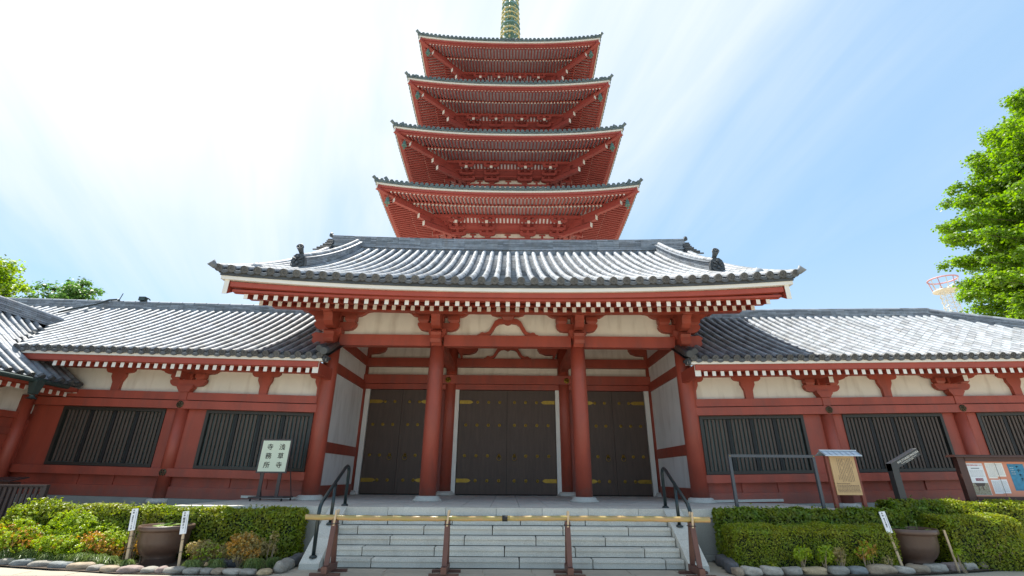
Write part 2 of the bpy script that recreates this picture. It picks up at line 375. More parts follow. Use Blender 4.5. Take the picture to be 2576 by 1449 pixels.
slab_grid(PLx0+0.305, PLx1-0.305, PLy0+0.305, 4.0, 0.66, 0.66, 'floor_slab', platform, GRAN, PF-0.03, PF-0.002, gap=0.007, off=0.0)

stairs = thing('stone_staircase', (0, -3.9, 0), 'wide granite steps leading up to the gate platform', 'staircase')
R_, T_ = 0.165, 0.207
for k in range(5):
    y0 = -3.92+k*T_; z1 = (k+1)*R_; off = [0.55, 0.30, 0.78, 0.05, 0.6][k]
    x = -3.44; first = True
    while x < 3.44-0.02:
        w = (0.35+off) if first else 1.42+rnd.uniform(-0.08, 0.08)
        if x+w > 3.44-0.35: w = 3.44-x
        mb = MB(); e = 0.006; a, b = x+0.009, x+w-0.009
        mb.hexa([(a,y0+0.020,z1-R_+0.013),(b,y0+0.020,z1-R_+0.013),(b,y0+T_+0.03,z1-R_+0.013),(a,y0+T_+0.03,z1-R_+0.013)],
                [(a,y0+0.022,z1-0.05),(b,y0+0.022,z1-0.05),(b,y0+T_+0.03,z1-0.05),(a,y0+T_+0.03,z1-0.05)])
        mb.hexa([(a,y0,z1-0.052),(b,y0,z1-0.052),(b,y0+T_+0.03,z1-0.052),(a,y0+T_+0.03,z1-0.052)],
                [(a+e,y0+e,z1),(b-e,y0+e,z1),(b-e,y0+T_+0.03,z1),(a+e,y0+T_+0.03,z1)])
        part('step_block', mb, GRAN, stairs); x += w; first = False
mb = MB(); mb.prism([(-3.86,0),(-2.7,0),(-2.7,0.80),(-2.90,0.80)], 'yz', -3.43, 3.43); part('core', mb, JOINT, stairs)
for s_ in (-1, 1):
    x0, x1 = sorted((s_*3.45, s_*3.82))
    for (a, b) in (((-4.10, 0.10), (-3.62, 0.475)), ((-3.615, 0.479), (-2.885, 0.985))):
        mb = MB(); mb.prism([(a[0], 0.0), (b[0], 0.0), (b[0], b[1]), (a[0], a[1])], 'yz', x0, x1); part('cheek_stone', mb, GRAN, stairs)

# ------------------------------------------------------------------ tiles shared by all roofs
def barrel_mb(L, r, n=8):
    """half-round cover tile along +Y (upslope), lower end at y=0 a little wider than the upper"""
    mb = MB(); vs = []
    for (y, rr) in ((0, r), (L+0.03, r*0.955)):
        for k in range(n+1):
            th = math.pi*k/n; vs.append((rr*math.cos(th), y, rr*math.sin(th)))
    fs = [(k, n+1+k, n+1+k+1, k+1) for k in range(n)]
    o = len(vs); vs += vs[:n+1]; fs.append(tuple(range(o, o+n+1)))
    mb.add(vs, fs); return mb
def eavedisc_mb(r, L):
    """round end tile: disc with raised rim and a three-comma swirl, then a barrel behind"""
    mb = barrel_mb(L, r, 10); mb.cur = 1
    R1 = r*1.08
    mb.lathe([(R1, 0.04), (R1, -0.035), (R1*0.84, -0.040), (R1*0.80, -0.025), (R1*0.5, -0.023), (0.001, -0.023)], (0, 0, 0), 16, 'y')
    for k in range(3):
        a0 = k*2*math.pi/3; pts = []
        for q in range(5):
            a = a0+q*0.42; rr = r*(0.22+0.10*q); pts.append((rr*math.cos(a), -0.028, rr*math.sin(a)))
        mb.tube(pts, [r*0.20, r*0.16, r*0.12, r*0.08, r*0.03], 5)
    return mb
def pan_strip(mb, P, dirx, w, n_up, sag=0.03, step=0.014, a=4):
    """stack of overlapping pan tiles between two cover rows; P(t) -> point, t in 0..1 upslope"""
    for c in range(n_up):
        p0 = P(c/n_up); p1 = P((c+1)/n_up); t = (p1-p0).normalized(); nrm = dirx.cross(t).normalized()
        if nrm.z < 0: nrm = -nrm
        vs = []
        for (q, up) in ((p0, step), (p1+t*0.01, 0.0)):
            for k in range(a+1):
                u = -1+2*k/a; vs.append(q+dirx*(u*w/2)+nrm*(up-sag*(1-u*u)))
        for k in range(a+1):
            u = -1+2*k/a; vs.append(p0+dirx*(u*w/2)+nrm*(-0.004-sag*(1-u*u)))
        b = a+1
        mb.add(vs, [(k, k+1, b+k+1, b+k) for k in range(a)] + [(2*b+k, 2*b+k+1, k+1, k) for k in range(a)])
def frame_on(p, t, up=Vector((0,0,1))):
    """matrix with Y along t"""
    t = t.normalized(); x = t.cross(up).normalized(); z = x.cross(t).normalized()
    M = Matrix.Identity(4)
    for i in range(3): M[i][0] = x[i]; M[i][1] = t[i]; M[i][2] = z[i]; M[i][3] = p[i]
    return M
def tile_roof(parent, rows, r, L, pitch, dirx, budget=300, pan_len=0.13, matl=TILE, eave=True, disc_down=0.0, pan_mat=None, lone=True):
    """rows: list of (P, s0, s1, S): P(s) point at arc length s (0 = eave, S = ridge); tiles from s0 to s1"""
    tb = barrel_mb(L, r); tm = tb.mesh('round_tile', matl, None, True); db = eavedisc_mb(r, L); dm = db.mesh('eave_tile', [matl, TILEE], None, False)
    cand = []; pans = MB(); rest = MB()
    for (P, s0, s1, e) in rows:
        s = s0; first = True
        while s < s1-0.05:
            Lk = min(L, s1-s)
            p = P(s); q = P(min(s+L, s1) if s+L <= s1 else s1)
            M = frame_on(p, q-p) @ Matrix.Rotation(rnd.uniform(-0.02, 0.02), 4, 'Z') @ Matrix.Diagonal((1, (Lk+0.0)/L, 1, 1))
            d = (Vector(p)-CAM_LOC).length
            cand.append((d, M, e and first)); first = False; s += L
    cand.sort(key=lambda c: (not c[2], c[0]))
    n = 0
    for d, M, isd in cand:
        if lone and n < budget:
            link('eave_tile' if isd else 'round_tile', dm if isd else tm, parent, M); n += 1
        else: rest.merge(db if isd else tb, M)
    if rest.v:
        o = link('round_tiles', rest.mesh('round_tiles', matl, None, True), parent, None, 'stuff')
    return cand
def ridge_wall(mb, pts, w, h, layers, side=None):
    """stacked flat ridge tiles as layered courses with staggered joints"""
    pts = [Vector(p) for p in pts]
    for k in range(layers):
        z0 = h*k/layers; z1 = h*(k+1)/layers; o = 0.005 if k % 2 else 0.0
        for i in range(len(pts)-1):
            a, b = pts[i], pts[i+1]; L = (b-a).length; n = max(1, int(L/0.34)); d = (b-a)/n; t = d.normalized()
            sv = t.cross(Vector((0,0,1))).normalized()
            for j in range(n):
                sh = 0.5*d if k % 2 else Vector((0,0,0))
                p = a+d*j+sh; q = p+d*0.985
                if k % 2 and j == 0: p = a+d*0.015
                if k % 2 and j == n-1: q = b
                ww = w/2+o+rnd.uniform(-0.004, 0.004); zt = z1-0.010
                mb.hexa([p-sv*ww+Vector((0,0,z0)), q-sv*ww+Vector((0,0,z0)), q+sv*ww+Vector((0,0,z0)), p+sv*ww+Vector((0,0,z0))],
                        [p-sv*ww+Vector((0,0,zt)), q-sv*ww+Vector((0,0,zt)), q+sv*ww+Vector((0,0,zt)), p+sv*ww+Vector((0,0,zt))])
    # solid heart so the courses read as recessed joints
    for i in range(len(pts)-1):
        a, b = pts[i], pts[i+1]; t = (b-a).normalized(); sv = t.cross(Vector((0,0,1))).normalized()*(w/2-0.03)
        mb.hexa([a-sv, b-sv, b+sv, a+sv], [v+Vector((0,0,h-0.012)) for v in (a-sv, b-sv, b+sv, a+sv)])
def onigawara(s=1.0):
    """demon-face end tile facing -Y, base at origin, with its round horn tile above"""
    mb = MB(); w, h = 0.205*s, 0.54*s
    poly = [(-w*1.08, 0), (w*1.08, 0), (w*1.02, h*0.25), (w, h*0.62), (w*0.80, h*0.86), (w*0.4, h), (-w*0.4, h), (-w*0.80, h*0.86), (-w, h*0.62), (-w*1.02, h*0.25)]
    mb.prism(poly, 'xz', 0.0, 0.13*s)
    ip = [(x*0.80, 0.03*s+z*0.90) for x, z in poly]
    mb.prism(ip, 'xz', -0.025*s, 0.01)
    f = MB()
    mb.lathe([(0.001,-0.09*s),(0.04*s,-0.07*s),(0.055*s,-0.02*s),(0.06*s,0.0)], (0,0,h*0.78), 10, 'y')
    for sx in (-1, 1):
        mb.tube([(sx*0.03*s,-0.05*s,h*0.62),(sx*0.09*s,-0.06*s,h*0.68),(sx*0.15*s,-0.03*s,h*0.78)], [0.03*s,0.028*s,0.012*s], 6)
        mb.lathe([(0.001,-0.075*s),(0.035*s,-0.06*s),(0.045*s,-0.02*s)], (sx*0.095*s,0,h*0.52), 8, 'y')
        mb.tube([(sx*0.04*s,-0.05*s,h*0.22),(sx*0.12*s,-0.05*s,h*0.26),(sx*0.17*s,-0.03*s,h*0.38)], [0.028*s,0.026*s,0.015*s], 6)
        mb.tube([(sx*0.06*s,-0.06*s,h*0.24),(sx*0.06*s,-0.07*s,h*0.14)], [0.014*s,0.004*s], 5)
    mb.lathe([(0.001,-0.10*s),(0.04*s,-0.08*s),(0.05*s,-0.02*s)], (0,0,h*0.40), 8, 'y')
    mb.tube([(-0.12*s,-0.04*s,h*0.20),(0,-0.06*s,h*0.17),(0.12*s,-0.04*s,h*0.20)], 0.022*s, 6)
    return mb
def horn_tile(s=1.0):
    """toribusuma: round tile curving up and forward (towards -Y) above the end tile"""
    mb = MB()
    mb.tube([(0,0.42*s,-0.04*s),(0,0.20*s,-0.01*s),(0,0.08*s,0.03*s),(0,-0.01*s,0.10*s),(0,-0.12*s,0.19*s)], [0.085*s,0.080*s,0.068*s,0.070*s,0.098*s], 14)
    M = frame_on(Vector((0,-0.13*s,0.21*s)), Vector((0,0.92,-0.35)))
    d = MB(); d.lathe([(0.104*s,0.04*s),(0.108*s,-0.03*s),(0.088*s,-0.035*s),(0.084*s,-0.02*s),(0.001,-0.02*s)], (0,0,0), 18, 'y')
    for k in range(3):
        a0 = k*2*math.pi/3; d.tube([((0.02+0.011*q)*s*math.cos(a0+q*0.45), -0.024*s, (0.02+0.011*q)*s*math.sin(a0+q*0.45)) for q in range(5)], [0.018*s,0.016*s,0.012*s,0.008*s,0.003*s], 5)
    mb.merge(d, M)
    return mb
# ------------------------------------------------------------------ the gate
gate = thing('temple_gate', (0, 0, PF), 'red temple gate with tiled roof, four round columns and dark studded doors', 'gate')
A, B = 5.40, 2.17
# columns on stone bases
cm = MB(); cm.lathe([(0.235,0),(0.235,2.2),(0.23,3.4),(0.215,4.28)], n=28); colm = cm.mesh('column', RED, None, True)
bs = MB(); bs.lathe([(0.40,0),(0.40,0.03),(0.345,0.055),(0.33,0.10),(0.28,0.125),(0.24,0.125)], n=28); bsm = bs.mesh('column_base', GRAN, None, True)
for x in (-A, -B, B, A):
    c = link('column', colm, gate, Matrix.Translation((x, 0, 1.11)))
    link('column_base', bsm, gate, Matrix.Translation((x, 0, PF)))
# front tie beam in three lengths
for a, b in ((-A+0.2, -B-0.2), (-B+0.2, B-0.2), (B+0.2, A-0.2)):
    mb = MB(); mb.box(a, b, -0.13, 0.13, 5.33, 5.68); part('tie_beam', mb, RED, gate)
# carved noses on the columns
nose = [(0,-0.30),(-0.28,-0.30),(-0.36,-0.22),(-0.46,-0.24),(-0.52,-0.14),(-0.50,-0.02),(-0.55,0.06),(-0.46,0.14),(-0.36,0.12),(0,0.12)]
nm = MB(); nm.prism(nose, 'yz', -0.15, 0.15); nmm = nm.mesh('beam_nose', RED)
for x in (-A, -B, B, A): link('beam_nose', nmm, gate, Matrix.Translation((x, 0, 5.60)))
sn = MB(); sn.prism([(x*1.25, z) for x, z in [(p[0]*-1, p[1]) for p in nose]], 'xz', -0.12, 0.12); snm = sn.mesh('beam_nose', RED)
link('beam_nose', snm, gate, Matrix.Translation((A, 0, 5.60))); link('beam_nose', snm, gate, TR(-A, 0, 5.60, math.pi))
# bracket sets
def sym(pts): return pts + [(-x, z) for x, z in reversed(pts)]
def bracket_mb(side=True):
    mb = MB()
    mb.prism(sym([(0.17,0),(0.19,0.05),(0.27,0.13),(0.27,0.27)]), 'xz', -0.27, 0.27)
    mb.prism(sym([(0.40,0.245),(0.53,0.275),(0.61,0.345),(0.65,0.42),(0.65,0.50)]), 'xz', -0.125, 0.125)
    mb.prism(sym([(0.62,0.71),(0.76,0.73),(0.86,0.78),(0.92,0.84),(0.99,0.865),(1.10,0.875),(1.10,1.02)]), 'xz', -0.12, 0.12)
    mb.prism([(0.2,0.22),(-0.45,0.22),(-0.62,0.26),(-0.74,0.36),(-0.76,0.50),(-0.84,0.58),(-0.92,0.60),(-0.92,0.80),(0.2,0.80)], 'yz', -0.135, 0.135)
    return mb
brm = bracket_mb().mesh('bracket_arm', RED)
bl = MB(); bl.hexa([(-0.12,-0.12,0),(0.12,-0.12,0),(0.12,0.12,0),(-0.12,0.12,0)], [(-0.18,-0.18,0.09),(0.18,-0.18,0.09),(0.18,0.18,0.09),(-0.18,0.18,0.09)]); bl.box(-0.18,0.18,-0.18,0.18,0.09,0.235); blm = bl.mesh('bearing_block', RED)
for x in (-A, -B, B, A):
    b = link('bracket_arm', brm, gate, Matrix.Translation((x, 0, 5.575)))
    for dx in (-0.47, 0.0, 0.47): link('bearing_block', blm, b, TR(x+dx, 0, 5.575+0.497, 0, 1, 1, 0.92))
    link('bearing_block', blm, b, TR(x, -0.83, 5.575+0.60, 0, 1.0, 0.9, 0.85))
# frog-leg struts
def frogleg(w, h, t=0.10):
    out = [(0.16,h),(0.30,h*0.98),(0.42,h*0.84),(0.50,h*0.58),(0.60,h*0.28),(0.72,h*0.17),(0.80,h*0.22),(0.86,h*0.20),(0.90,h*0.10),(0.98,h*0.06),(1.0,0.0)]
    inn = [(0.68,0.0),(0.56,h*0.08),(0.46,h*0.30),(0.38,h*0.55),(0.28,h*0.68),(0.12,h*0.72),(0.06,h*0.66)]
    s = w
    poly_r = [(0,h)] + [(x*s, z) for x, z in out] + [(x*s, z) for x, z in inn] + [(0, h*0.62)]
    mb = MB()
    for sg in (1, -1):
        pr = [(sg*x, z) for x, z in poly_r]
        n = len(poly_r); vs = [(p[0], -t/2, p[1]) for p in pr] + [(p[0], t/2, p[1]) for p in pr]
        mb.add(vs, [(i, (i+1) % n, n+(i+1) % n, n+i) for i in range(n)])
        # faces by strips between outer and inner chain
        ro = [(sg*p[0], p[1]) for p in [(0,h)]+[(x*s, z) for x, z in out]]
        ri = [(sg*p[0], p[1]) for p in [(0,h*0.62)]+[(x*s, z) for x, z in reversed(inn)]]
        for y in (-t/2, t/2):
            m_ = max(len(ro), len(ri))
            for i in range(m_-1):
                a = ro[min(i, len(ro)-1)]; b_ = ro[min(i+1, len(ro)-1)]; c = ri[min(i, len(ri)-1)]; d = ri[min(i+1, len(ri)-1)]
                q = [(a[0],y,a[1]),(b_[0],y,b_[1]),(d[0],y,d[1]),(c[0],y,c[1])]
                u = []
                for v in q:
                    if v not in u: u.append(v)
                if len(u) >= 3: mb.add(u, [tuple(range(len(u)))])
    return mb
fg = frogleg(0.98, 0.58); link('frog_leg_strut', fg.mesh('frog_leg_strut', RED), gate, Matrix.Translation((0, 0.0, 5.682)))
link('bearing_block', blm, gate, TR(0, 0.0, 6.20, 0, 1.1, 0.8, 1.0)); 
mb = MB(); mb.prism(sym([(0.50,0.0),(0.68,0.03),(0.78,0.10),(0.88,0.14),(0.88,0.20)]), 'xz', -0.10, 0.10); link('bearing_arm', mb.mesh('bearing_arm', RED), gate, TR(0,0,6.33,0,0.72,1,1.2))
# plaster over the beam
for a, b in ((-A, -B), (-B, B), (B, A)):
    mb = MB(); mb.box(a+0.02, b-0.02, 0.055, 0.09, 5.66, 6.62); part('plaster_panel', mb, PLAST, gate)
# porch inner wall at y=4
YD = 4.0
def beam(x0, x1, y0, y1, z0, z1, name='wall_beam', m_=RED, par=None):
    mb = MB(); mb.box(x0, x1, y0, y1, z0, z1); return part(name, mb, m_, par or gate)
mb = MB(); mb.box(-5.6, 5.6, 4.14, 4.2, PF-0.05, 6.9); part('back_wall', mb, RED, gate)
for x in (-B, B): mb = MB(); mb.lathe([(0.22,0.0),(0.22,5.6)], (x, YD, PF+0.13), 24); part('inner_column', mb, RED, gate, smooth=True)
for x in (-5.62, 5.62): mb = MB(); mb.lathe([(0.20,0.0),(0.20,5.6)], (x, YD, PF+0.13), 24); part('inner_column', mb, RED, gate, smooth=True)
for x in (-B, B, -5.62, 5.62): mb = MB(); mb.lathe([(0.36,0),(0.36,0.03),(0.28,0.13),(0.22,0.13)], (x, YD, PF), 20); part('column_base', mb, GRAN, gate, smooth=True)
for (a, b) in ((-5.5, -2.35), (-1.98, 1.98), (2.35, 5.5)):
    beam(a, b, 3.88, 4.10, 5.57, 5.90); 
    mb = MB(); mb.box(a, b, 4.08, 4.13, 5.22, 5.565); part('plaster_panel', mb, PLAST, gate)
    mb = MB(); mb.box(a, b, 4.08, 4.13, 5.905, 6.9); part('plaster_panel', mb, PLAST, gate)
    beam(a, b, 3.90, 4.12, 4.69, 4.885, 'door_lintel')
beam(-5.6, 5.6, 3.76, 3.98, 4.89, 5.22, 'head_beam')
ro = MB(); ro.lathe([(0.105,0.0),(0.105,-0.012),(0.085,-0.02),(0.03,-0.012),(0.03,-0.04),(0.001,-0.045)], n=18, axis='y')
for k in range(6):
    a = k*math.pi/3; ro.lathe([(0.032,0.0),(0.028,-0.03),(0.001,-0.036)], (0.066*math.cos(a), 0, 0.066*math.sin(a)), 8, 'y')
rom = ro.mesh('rosette', BRASS, None, True); romb = ro.mesh('rosette', BRONZE, None, True)
for x in (-2.27, 2.27): link('rosette', rom, gate, Matrix.Translation((x, 3.755, 5.03)))
fg2 = frogleg(0.95, 0.52)
link('frog_leg_strut', fg2.mesh('frog_leg_strut', RED), gate, Matrix.Translation((0, 3.98, 5.902)))
hb = MB(); hb.prism([(0.0,0.0),(0.10,-0.16),(0.14,-0.28),(0.20,-0.28),(0.20,-0.14),(0.50,-0.12),(0.72,-0.04),(0.80,0.08),(0.80,0.16),(0.0,0.16)], 'xz', -0.12, 0.12); hbm = hb.mesh('corner_bracket', RED)
for x, s_ in ((-5.6, 1), (-2.35, -1), (-1.98, 1), (1.98, -1), (2.35, 1), (5.6, -1)):
    if abs(x) == 2.35: continue
    link('corner_bracket', hbm, gate, TR(x, 3.98, 6.20, 0, s_, 1, 1))
mb = MB(); mb.box(-5.6, 5.6, 0.1, 4.139, 6.62, 6.68); part('porch_ceiling', mb, RED2, gate)  # unseen boards above the beams, added to close the porch against light
# cross beams of the porch
for x in (-B, B): beam(x-0.13, x+0.13, 0.1, 3.9, 5.36, 5.66, 'cross_beam')
# side walls of the porch
for s_ in (-1, 1):
    xo = s_*5.50
    x0, x1 = sorted((xo, xo+s_*0.12))
    for (z0, z1, n_, m_, pr) in ((PF+0.01, 1.33, 'side_rail', RED, 0.05), (2.25, 2.56, 'side_rail', RED, 0.03), (4.66, 4.98, 'side_rail', RED, 0.05), (5.57, 5.90, 'side_rail', RED, 0.05)):
        a, b = sorted((xo-s_*pr, xo+s_*0.12)); beam(a, b, 0.15, 3.85, z0, z1, n_, m_)
    for (z0, z1) in ((1.332, 2.248), (2.562, 4.658), (4.982, 5.568), (5.902, 6.7)):
        mb = MB(); mb.box(x0, x1, 0.15, 3.85, z0, z1); part('side_panel', mb, PANEL, gate)
# doors: jambs, leaves with bosses, straps, ring handles
jm = MB(); jm.prism([(-0.085,0.05),(-0.04,0.0),(0.085,0.0),(0.085,3.69),(-0.085,3.69)], 'xz', -0.06, 0.06)
jmm = jm.mesh('door_jamb', WHITE)
bo = MB(); bo.lathe([(0.058,0.0),(0.058,-0.010),(0.044,-0.016),(0.038,-0.010),(0.036,-0.03),(0.026,-0.048),(0.010,-0.056),(0.001,-0.057)], n=14, axis='y'); bom = bo.mesh('door_boss', BRASS, None, True)
def strap_mb():
    mb = MB(); mb.prism([(0,-0.065),(0.40,-0.065),(0.46,-0.045),(0.52,0.0),(0.46,0.045),(0.40,0.065),(0,0.065)], 'xz', -0.012, 0.0)
    for i in range(8):
        for zz in (-0.035, 0.035): mb.lathe([(0.008,-0.012),(0.001,-0.018)], (0.03+i*0.055, 0, zz), 6, 'y')
    return mb
stm = strap_mb().mesh('hinge_strap', BRASS)
rg = MB(); rg.lathe([(0.055,0.0),(0.055,-0.02),(0.035,-0.05),(0.001,-0.06)], n=12, axis='y')
for sx in (-1, 1): rg.tube([(0,-0.03,0.03),(sx*0.04,-0.03,0.075)], [0.018, 0.008], 6)
rg.tube([(0.075*math.cos(a), -0.05, -0.075+0.085*math.sin(a)) for a in [i*math.pi/8 for i in range(17)]], 0.009, 6)
rgm = rg.mesh('ring_handle', BRASS, None, True)
def door_pair(xc, hw, cols, lab):
    f = MB(); f.box(xc-hw, xc+hw, 4.06, 4.10, PF-0.04, 4.685); part('door_recess', f, INK, gate)
    for s_ in (-1, 1):
        a, b = sorted((xc+s_*0.006, xc+s_*(hw-0.015)))
        mb = MB(); mb.box(a, b, 3.97, 4.05, PF+0.035, 4.675)
        c0, c1 = sorted((xc+s_*0.006, xc+s_*0.09)); mb.box(c0, c1, 3.955, 3.972, PF+0.035, 4.675)
        leaf = part('door_leaf', mb, DOOR, gate)
        for r, z in enumerate((4.23, 3.39, 2.31, 1.47)):
            for i, cx in enumerate(cols):
                strap_row = r in (0, 3)
                if strap_row and i == len(cols)-1: continue
                if r == 2 and i == 0:
                    link('ring_handle', rgm, leaf, Matrix.Translation((xc+s_*cx, 3.968, z))); continue
                link('door_boss', bom, leaf, Matrix.Translation((xc+s_*cx, 3.968, z)))
            if strap_row: link('hinge_strap', stm, leaf, TR(xc+s_*(hw-0.02), 3.968, z, 0, -s_, 1, 1))
    for s_ in (-1, 1): link('door_jamb', jmm, gate, TR(xc+s_*(hw+0.085), 3.96, PF+0.005, 0, -s_, 1, 1))
door_pair(0, 1.83, (0.28, 0.70, 1.12, 1.54), 'c')
door_pair(-3.99, 1.25, (0.28, 0.65, 1.02), 'l')
door_pair(3.99, 1.25, (0.28, 0.65, 1.02), 'r')
# block of the building behind the doors
mb = MB(); mb.box(-5.62, 5.62, 4.25, 8.2, PF, 6.4); part('rear_block', mb, PLAST, gate)

# --- roof
EY, EZ, RY, RZ = -2.80, 6.36, 3.80, 10.45
def liftg(x, t): return (abs(x)/7.65)**2.2*(0.30*(1-t)+0.13*t)
def Gs(x, t):
    return Vector((x, EY+(RY-EY)*t, EZ+(RZ-EZ)*(0.74*t+0.26*t*t)+liftg(x, t)))
mb = MB()
for i in range(12):
    for j in range(16):
        x0 = -7.6+j*0.95; x1 = x0+0.95
        mb.add([v+Vector((0,0,-0.05)) for v in (Gs(x0,i/12), Gs(x1,i/12), Gs(x1,(i+1)/12), Gs(x0,(i+1)/12))], [(0,1,2,3)])
roof = part('roof', mb, TILED, gate)
# rear slope mirrors the front one
mb = MB()
for i in range(8):
    for j in range(8):
        x0, x1 = -7.6+j*1.9, -5.7+j*1.9
        q = [Gs(x0,i/8), Gs(x1,i/8), Gs(x1,(i+1)/8), Gs(x0,(i+1)/8)]
        mb.add([(v.x, 8.0-v.y, v.z-0.03) for v in q], [(0,1,2,3)])
part('rear_slope', mb, TILE, roof)
PIT = 0.348; NR = 22
def arclen(P, n=40):
    acc = [0.0]; last = P(0)
    for i in range(1, n+1):
        q = P(i/n); acc.append(acc[-1]+(q-last).length); last = q
    return acc
def by_arc(P, n=40):
    acc = arclen(P, n); tot = acc[-1]
    def Q(s):
        if s <= 0: return P(0)
        if s >= tot: return P(1)
        lo = 0
        for i in range(n):
            if acc[i+1] >= s: lo = i; break
        f = (s-acc[lo])/(acc[lo+1]-acc[lo]); return P((lo+f)/n)
    return Q, tot
rows = []
for k in range(-NR, NR+1):
    x = k*PIT
    P, tot = by_arc(lambda t, x=x: Gs(x, t)+Vector((0,0,0.045)))
    rows.append((P, 0.0, tot, True))
tile_roof(roof, rows, 0.096, 0.30, PIT, Vector((1,0,0)), budget=298)
pm = MB()
for k in range(-NR, NR):
    x = (k+0.5)*PIT
    pan_strip(pm, lambda t, x=x: Gs(x, t)+Vector((0,0,0.012)), Vector((1,0,0)), PIT-0.11, 56, sag=0.030, step=0.020)
part('pan_tiles', pm, TILE, roof, kind='stuff')
# crescent lips of the eave pans
cr_ = MB(); n = 8; vs = []
for (zz, yy) in ((0.02, 0.0), (-0.055, 0.0), (-0.055, 0.10), (0.02, 0.10)):
    for k in range(n+1):
        u = -1+2*k/n; vs.append((u*0.112, yy+0.012, zz-0.050*(1-u*u)))
b = n+1
cr_.add(vs, [(j*b+k, j*b+k+1, ((j+1) % 4)*b+k+1, ((j+1) % 4)*b+k) for j in range(4) for k in range(n)])
crm = cr_.mesh('eave_pan_tile', TILEE)
for k in range(-NR, NR): 
    x = (k+0.5)*PIT; p = Gs(x, 0); link('eave_pan_tile', crm, roof, Matrix.Translation((x, p.y-0.01, p.z+0.015)))
def strip(xs, fy0, fy1, fz0, fz1, L):
    mb = MB()
    for a, b_ in zip(xs[:-1], xs[1:]):
        la, lb = L(a), L(b_)
        mb.hexa([(a,fy0,fz0+la),(b_,fy0,fz0+lb),(b_,fy1,fz0+lb),(a,fy1,fz0+la)], [(a,fy0,fz1+la),(b_,fy0,fz1+lb),(b_,fy1,fz1+lb),(a,fy1,fz1+la)])
    return mb
XS = [-7.62+i*15.24/32 for i in range(33)]
LE = lambda x: (abs(x)/7.65)**2.2*0.30
part('eave_underlay', strip(XS, -2.74, -2.3, 6.225, 6.33, LE), TILED, roof)
part('white_eave_board', strip([-7.60+i*15.2/32 for i in range(33)], -2.71, -2.5, 6.125, 6.223, LE), WHITE, roof)
part('eave_fascia', strip([-7.36+i*14.72/32 for i in range(33)], -2.63, -2.4, 5.99, 6.123, lambda x: LE(x)*0.9), RED2, roof)
part('eave_fascia', strip([-7.32+i*14.64/32 for i in range(33)], -2.55, -2.35, 5.925, 5.988, lambda x: LE(x)*0.72), RED2, roof)
# rafters: flying (upper) and base (lower) rows, white ends
def rafter_mesh(L, w, h, slope, nm='rafter'):
    mb = MB(); dz = L*slope
    mb.hexa([(-w/2,0.0,-h/2),(w/2,0.0,-h/2),(w/2,L,dz-h/2),(-w/2,L,dz-h/2)], [(-w/2,0.0,h/2),(w/2,0.0,h/2),(w/2,L,dz+h/2),(-w/2,L,dz+h/2)])
    mb.cur = 1; mb.add([(-w/2+0.001,-0.006,-h/2+0.001),(w/2-0.001,-0.006,-h/2+0.001),(w/2-0.001,-0.006,h/2-0.001),(-w/2+0.001,-0.006,h/2-0.001),
                        (-w/2+0.001,0.004,-h/2+0.001),(w/2-0.001,0.004,-h/2+0.001),(w/2-0.001,0.004,h/2-0.001),(-w/2+0.001,0.004,h/2-0.001)], [(0,1,2,3),(0,4,5,1),(2,6,7,3),(1,5,6,2),(0,3,7,4)])
    return mb
fr = rafter_mesh(0.86, 0.108, 0.135, 0.335).mesh('flying_rafter', [RED2, WHITE]); brf = rafter_mesh(2.6, 0.108, 0.145, 0.38).mesh('base_rafter', [RED2, WHITE])
for k in range(-26, 27):
    x = k*0.268
    link('flying_rafter', fr, gate, Matrix.Translation((x, -2.47, 5.865+LE(x)*0.58)))
    link('base_rafter', brf, gate, Matrix.Translation((x, -1.68, 5.99+LE(x)*0.50)))
XR = [-7.3+i*14.6/32 for i in range(33)]
def soffit(y0, z0, y1, z1, f): 
    mb = MB()
    for a, b_ in zip(XR[:-1], XR[1:]):
        la, lb = LE(a)*f, LE(b_)*f
        mb.hexa([(a,y0,z0+la),(b_,y0,z0+lb),(b_,y1,z1+lb),(a,y1,z1+la)], [(a,y0,z0+0.03+la),(b_,y0,z0+0.03+lb),(b_,y1,z1+0.03+lb),(a,y1,z1+0.03+la)])
    return mb
part('soffit_board', soffit(-2.45, 5.937, -1.6, 6.222, 0.58), RED2, gate)
part('soffit_board', soffit(-1.66, 6.072, 0.95, 7.06, 0.5), RED2, gate)
part('eave_batten', strip(XR, -1.72, -1.60, 6.066, 6.13, lambda x: LE(x)*0.52), RED2, gate)
def purlin(y, z0, z1, hw, w=0.2, lf=0.0):
    mb = MB(); xs = [-hw+i*2*hw/24 for i in range(25)]
    for a, b_ in zip(xs[:-1], xs[1:]):
        la, lb = LE(a)*0.45*lf, LE(b_)*0.45*lf
        mb.hexa([(a,y-w/2,z0+la),(b_,y-w/2,z0+lb),(b_,y+w/2,z0+lb),(a,y+w/2,z0+la)], [(a,y-w/2,z1+la),(b_,y-w/2,z1+lb),(b_,y+w/2,z1+lb),(a,y+w/2,z1+la)])
    return mb
part('purlin', purlin(-0.90, 6.13, 6.23, 7.0, 0.18, 1), RED, gate)
part('purlin', purlin(0.0, 6.55, 6.72, 7.0, 0.24, 1), RED, gate)
part('purlin', purlin(2.0, 7.3, 7.6, 7.0, 0.24), RED, gate); part('purlin', purlin(4.0, 9.2, 9.6, 7.0, 0.26), RED, gate)
